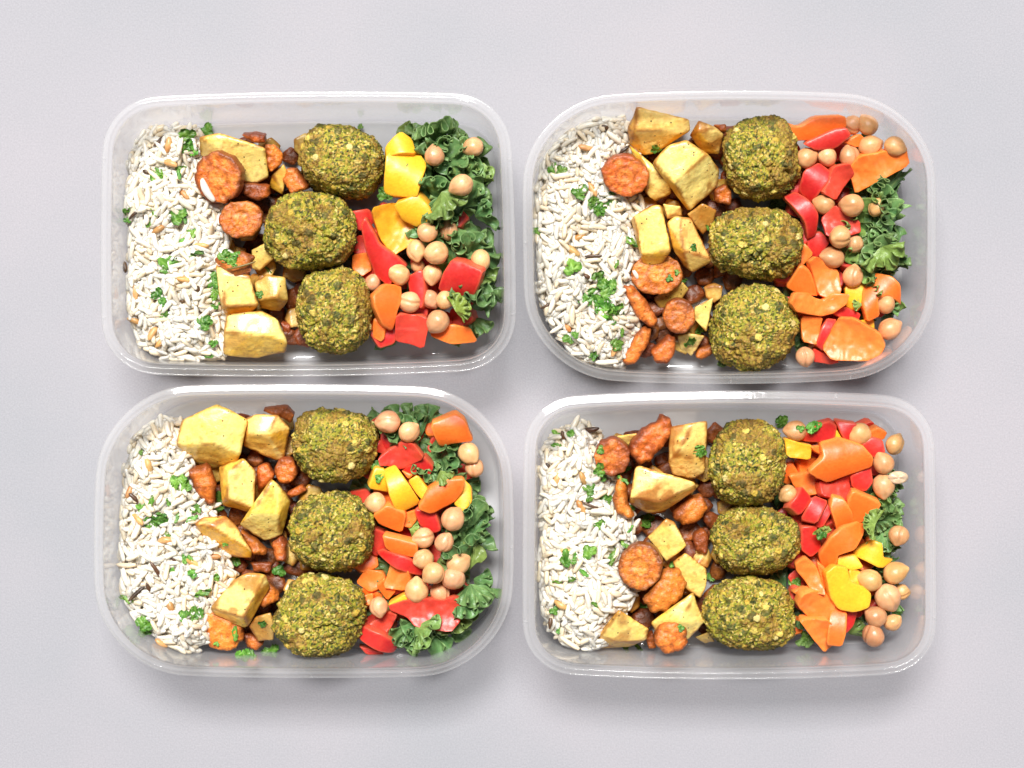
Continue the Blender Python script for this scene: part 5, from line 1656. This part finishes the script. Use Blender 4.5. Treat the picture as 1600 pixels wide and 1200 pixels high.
for i, ((reg, x, y, r, ang, lift, desc), z) in enumerate(zip(CHICKPEAS, place)):
    px, py = zp(reg, x, y)
    k = box_of(reg)
    brown = k in 'BD' and (i % 5 != 2)
    zc = z + 3.6 + lift
    R = r * 0.2125 * PXMM * (CAM_H - zc) * 0.97
    o = link('chickpea', CHK[brown][(i * 3) % 7], P(px, py, zc))
    rr = np.random.default_rng(i)
    o.rotation_euler = (Matrix.Rotation(math.radians(ang), 4, 'Z') @ Matrix.Rotation(rr.normal() * 0.35, 4, 'Y') @ Matrix.Rotation(rr.uniform(-1.3, 1.3), 4, 'X')).to_euler()
    o.scale = (R * rr.uniform(0.97, 1.03), R * rr.uniform(0.95, 1.02), R * rr.uniform(0.9, 1.0))
    tag(o, desc + ' in the ' + BOX[k], 'chickpea', 'chickpeas on the salads')

# ------------------------------------------------------------------ dark and brown grains in the rice
BROWN = {'A': [(297, 318, 20), (255, 560, 150), (410, 622, 0), (350, 745, 10), (165, 790, 80), (165, 898, 20), (262, 972, 130), (232, 942, 120), (345, 430, 40), (290, 250, 100)],
         'B': [(245, 590, 150), (295, 415, 60), (272, 260, 10), (235, 700, 20), (375, 1000, 100), (200, 912, 60), (225, 640, 40)],
         'C': [(477, 682, 5), (290, 1000, 30), (240, 350, 80), (405, 705, 30), (482, 730, 100), (320, 862, 70), (172, 440, 120), (305, 622, 0), (200, 545, 40)],
         'D': [(262, 395, 60), (165, 400, 110), (200, 662, 20), (255, 500, 60), (180, 860, 30)]}
BLACK = {'A': [(255, 237, 130, 8, 2.2), (165, 505, 140, 8, 2.0), (130, 700, 80, 6, 2.8), (397, 780, 60, 4.0, 3.6), (412, 868, 60, 11, 2.2), (342, 826, 0, 3, 2.4), (208, 350, 30, 4, 2.4)],
         'B': [(412, 268, 140, 7, 2.4), (300, 660, 0, 9, 2.4), (278, 735, 30, 4.5, 3.0), (345, 188, 30, 5, 2.6), (130, 838, 150, 8, 2.0)],
         'C': [(195, 818, 140, 11, 2.6), (245, 802, 60, 8, 2.6), (268, 732, 60, 11, 2.2), (330, 690, 60, 7, 2.2), (185, 465, 45, 7, 2.4)],
         'D': [(280, 220, 160, 12, 4.0), (188, 240, 80, 6, 2.6), (292, 495, 25, 11, 1.8), (135, 352, 60, 5, 2.2), (142, 920, 100, 8, 2.2)]}
bpy.context.view_layer.update()


def at_surface(k, x, y, sink):
    px, py = zp(k, x, y)
    h, n, ob = cast(px, py)
    return P(px, py, min(max(h, 4.0), 46) - sink), n


todo = []
for k in 'ABCD':
    for i, (x, y, a) in enumerate(BROWN[k]):
        C, n = at_surface(k, x, y, 0.4)
        todo.append(('wheat_berry', k, i, C, a, 8.2, 4.0))
    for i, (x, y, a, L_, W_) in enumerate(BLACK[k]):
        C, n = at_surface(k, x, y, 0.0)
        todo.append(('wild_rice_grain', k, i, C, a, L_, W_))
for name, k, i, C, a, L_, W_ in todo:
    v, f = grain_arrays(i + 60, L_, W_, W_ * 0.85, bent=0.04, sharp=2.0)
    rr = np.random.default_rng(i + ord(k))
    v = v @ rot_from(math.radians(-a), rr.normal() * 0.2, rr.uniform(0, 6)).T
    if name == 'wheat_berry':
        c1, c2 = np.array([0.46, 0.20, 0.055]), np.array([0.62, 0.36, 0.14])
        lab, cat, grp = 'brown wheat berry among the rice in the ', 'wheat berry', 'wheat berries in the '
    else:
        c1, c2 = np.array([0.035, 0.018, 0.010]), np.array([0.10, 0.045, 0.018])
        lab, cat, grp = 'dark wild rice grain among the white rice in the ', 'wild rice', 'wild rice grains in the '
    col = mixc(c1, c2, 0.5 + fbm(v + i * 4, 0.3, i, 2) + rr.normal() * 0.25)
    o = link(name, make_mesh(name, v, f, M_BERRY, col), C)
    tag(o, lab + BOX[k], cat, grp + BOX[k])

# the loose rice grain lying on the upper carrot disc, and a thyme stalk
C, n = at_surface('A', 432, 418, -1.2)
v = (GR[2][0] * 1.25) @ rot_from(math.radians(-62), 0.1, 0.3).T
o = link('rice_grain', make_mesh('rice_grain', v, GR[2][1], M_RICE, np.tile(np.array([0.86, 0.80, 0.72]), (len(v), 1))), C)
tag(o, 'single white rice grain lying on the upper carrot disc in the upper squared box', 'rice grain')
C, n = at_surface('A', 557, 695, -1.3)
v, f = grain_arrays(77, 15.5, 1.1, 1.1, bent=0.03, sharp=6, nu=12)
v = v @ rot_from(math.radians(15), 0, 0).T
o = link('thyme_stalk', make_mesh('thyme_stalk', v, f, M_BERRY, np.tile(np.array([0.24, 0.16, 0.03]), (len(v), 1))), C)
tag(o, 'thin brown thyme stalk on the herbed carrot in the upper squared box', 'herb stalk')

# ------------------------------------------------------------------ parsley: picture x, y, size mm, kind
bpy.context.view_layer.update()
HERBS = {
    'A': [(255, 365, 9, 'leaf'), (360, 225, 10, 'leaf'), (365, 262, 9, 'leaf'), (435, 198, 8, 'leaf'), (335, 335, 6, 'sliver'), (328, 358, 6, 'sliver'), (135, 495, 4.5, 'leaf'), (137, 525, 4, 'leaf'), (235, 497, 6, 'sliver'), (325, 513, 9, 'leaf'), (345, 518, 7, 'sliver'),
          (218, 540, 4, 'leaf'), (378, 573, 5.5, 'leaf'), (335, 605, 6, 'sliver'), (280, 690, 9, 'leaf'), (325, 682, 6, 'leaf'), (392, 652, 8, 'sliver'), (250, 797, 7, 'leaf'), (267, 828, 5, 'leaf'), (278, 875, 6, 'leaf'),
          (440, 1028, 5, 'sliver'), (455, 750, 8, 'sprig'), (462, 790, 9, 'sprig'), (455, 835, 8, 'leaf'), (425, 905, 8, 'sprig'), (500, 660, 7, 'sprig'), (525, 680, 6, 'leaf'), (455, 980, 5, 'leaf'), (655, 710, 5, 'sliver'), (1085, 430, 8, 'leaf'), (625, 798, 4.5, 'leaf'), (535, 655, 5, 'leaf'), (995, 182, 3.5, 'leaf')],
    'B': [(155, 342, 7, 'leaf'), (182, 345, 6, 'leaf'), (250, 425, 9, 'leaf'), (300, 465, 7, 'sprig'), (325, 490, 7, 'sprig'), (365, 455, 9, 'leaf'), (95, 570, 5, 'leaf'), (425, 600, 9, 'sliver'), (450, 615, 7, 'sliver'), (222, 700, 9, 'leaf'), (318, 735, 7, 'leaf'), (350, 770, 10, 'sprig'),
          (300, 805, 9, 'sprig'), (340, 850, 12, 'sprig'), (380, 870, 10, 'sprig'), (270, 815, 8, 'leaf'), (325, 830, 8, 'sprig'), (360, 890, 8, 'leaf'), (210, 958, 7, 'leaf'), (235, 945, 5, 'leaf'), (300, 1020, 6, 'sprig'), (385, 985, 7, 'sprig'), (405, 940, 5, 'sliver'),
          (530, 265, 6, 'leaf'), (665, 628, 4.5, 'leaf'), (608, 718, 3.5, 'leaf'), (690, 925, 9, 'leaf'), (660, 975, 8, 'leaf'), (625, 750, 6, 'sliver'), (720, 555, 4, 'sliver'), (385, 690, 5, 'sliver'), (580, 740, 4, 'leaf')],
    'C': [(350, 405, 9, 'sprig'), (378, 420, 7, 'leaf'), (250, 555, 8, 'sprig'), (285, 545, 8, 'sprig'), (315, 605, 6, 'leaf'), (210, 500, 5, 'leaf'), (250, 480, 7, 'sliver'), (210, 298, 3, 'leaf'), (440, 815, 9, 'sliver'), (370, 898, 6, 'leaf'), (415, 890, 8, 'sprig'), (160, 838, 9, 'sliver'), (230, 925, 9, 'sprig'), (225, 950, 8, 'leaf'),
          (500, 470, 8, 'leaf'), (495, 510, 7, 'sliver'), (375, 690, 5, 'leaf'), (405, 742, 6, 'leaf'), (318, 732, 6, 'leaf'), (315, 480, 4, 'leaf'), (558, 965, 8, 'sliver'), (490, 1000, 3.5, 'leaf'), (590, 1042, 9, 'leaf'), (625, 1045, 7, 'sliver'), (690, 1030, 9, 'leaf'), (555, 697, 7, 'leaf'),
          (720, 735, 7, 'leaf'), (660, 930, 5, 'leaf'), (1075, 345, 6, 'leaf'), (1088, 393, 5, 'leaf'), (400, 542, 7, 'sliver'), (520, 635, 3.5, 'leaf'), (415, 505, 6, 'leaf'), (345, 540, 6, 'sliver'), (485, 760, 5, 'leaf'), (395, 690, 5, 'sliver')],
    'D': [(160, 230, 5, 'leaf'), (162, 272, 6, 'sliver'), (218, 232, 5, 'leaf'), (325, 290, 4.5, 'leaf'), (322, 362, 7, 'leaf'), (330, 385, 6, 'leaf'), (285, 432, 7, 'leaf'), (325, 465, 9, 'sprig'), (350, 470, 6, 'leaf'), (440, 505, 5, 'leaf'), (420, 362, 6, 'sliver'), (408, 400, 7, 'sliver'), (490, 550, 10, 'leaf'), (435, 580, 5, 'sliver'),
          (322, 565, 6, 'leaf'), (285, 665, 8, 'leaf'), (208, 690, 9, 'sprig'), (265, 742, 6, 'sliver'), (370, 682, 10, 'sliver'), (418, 642, 7, 'sliver'), (155, 880, 5, 'leaf'), (175, 955, 4, 'leaf'), (310, 860, 6, 'sliver'), (165, 775, 5, 'sliver'), (212, 765, 7, 'sliver'), (483, 865, 6, 'leaf'),
          (690, 293, 7, 'sprig'), (590, 710, 4, 'leaf'), (728, 755, 6, 'leaf'), (620, 945, 4, 'leaf'), (990, 185, 7, 'sprig'), (1108, 205, 8, 'sprig'), (1060, 210, 4, 'leaf'), (1135, 600, 6, 'leaf'), (1040, 775, 7, 'sprig'), (1080, 975, 6, 'leaf'), (1420, 890, 6, 'leaf'), (420, 1020, 4, 'leaf'), (465, 1015, 6, 'sliver'), (285, 470, 4, 'leaf')]}
todo = []
for k in 'ABCD':
    for i, (x, y, s, kind) in enumerate(HERBS[k]):
        C, n = at_surface(k, x, y, -0.7)
        todo.append((k, i, C, n, s, kind))
for k, i, C, n, s, kind in todo:
    rr = np.random.default_rng(i * 5 + ord(k))
    o = link('parsley_leaf', PAR[kind][rr.integers(0, 6)], C)
    nv = (Vector(n) + Vector((0, 0, 1.4))).normalized()
    q = nv.to_track_quat('Z', 'Y')
    o.rotation_euler = (q.to_matrix().to_4x4() @ Matrix.Rotation(rr.uniform(0, 6.28), 4, 'Z') @ Matrix.Rotation(rr.normal() * 0.35, 4, 'X')).to_euler()
    S = s * {'leaf': 0.76, 'sprig': 0.74, 'sliver': 1.0}[kind]
    o.scale = (S, S, S)
    tag(o, 'chopped green parsley ' + {'leaf': 'leaf', 'sprig': 'sprig', 'sliver': 'sliver'}[kind] + ' scattered over the food in the ' + BOX[k], 'parsley', 'parsley %s bits in the %s' % (kind, BOX[k]))

# a loose scrap of chickpea skin beside the stuck pair
px, py = zp('n', 1238, 735)
v = np.array([(math.cos(a) * rr_ * 5.2, math.sin(a) * rr_ * 3.2, 1.4 * (1 - rr_) + 0.5 * math.sin(a * 3)) for rr_ in (0.0, 0.4, 0.75, 1.0) for a in np.linspace(0, 2 * math.pi, 18, endpoint=False)])
f = [(i * 18 + j, i * 18 + (j + 1) % 18, (i + 1) * 18 + (j + 1) % 18, (i + 1) * 18 + j) for i in range(3) for j in range(18)]
o = link('chickpea_skin', make_mesh('chickpea_skin', v, f, M_CHICK, np.tile(np.array([0.66, 0.48, 0.32]), (len(v), 1))), P(px, py, 32))
o.modifiers.new('thickness', 'SOLIDIFY').thickness = 0.3 * MM
tag(o, 'loose pale chickpea skin beside the stuck pair in the lower squared box', 'chickpea skin')
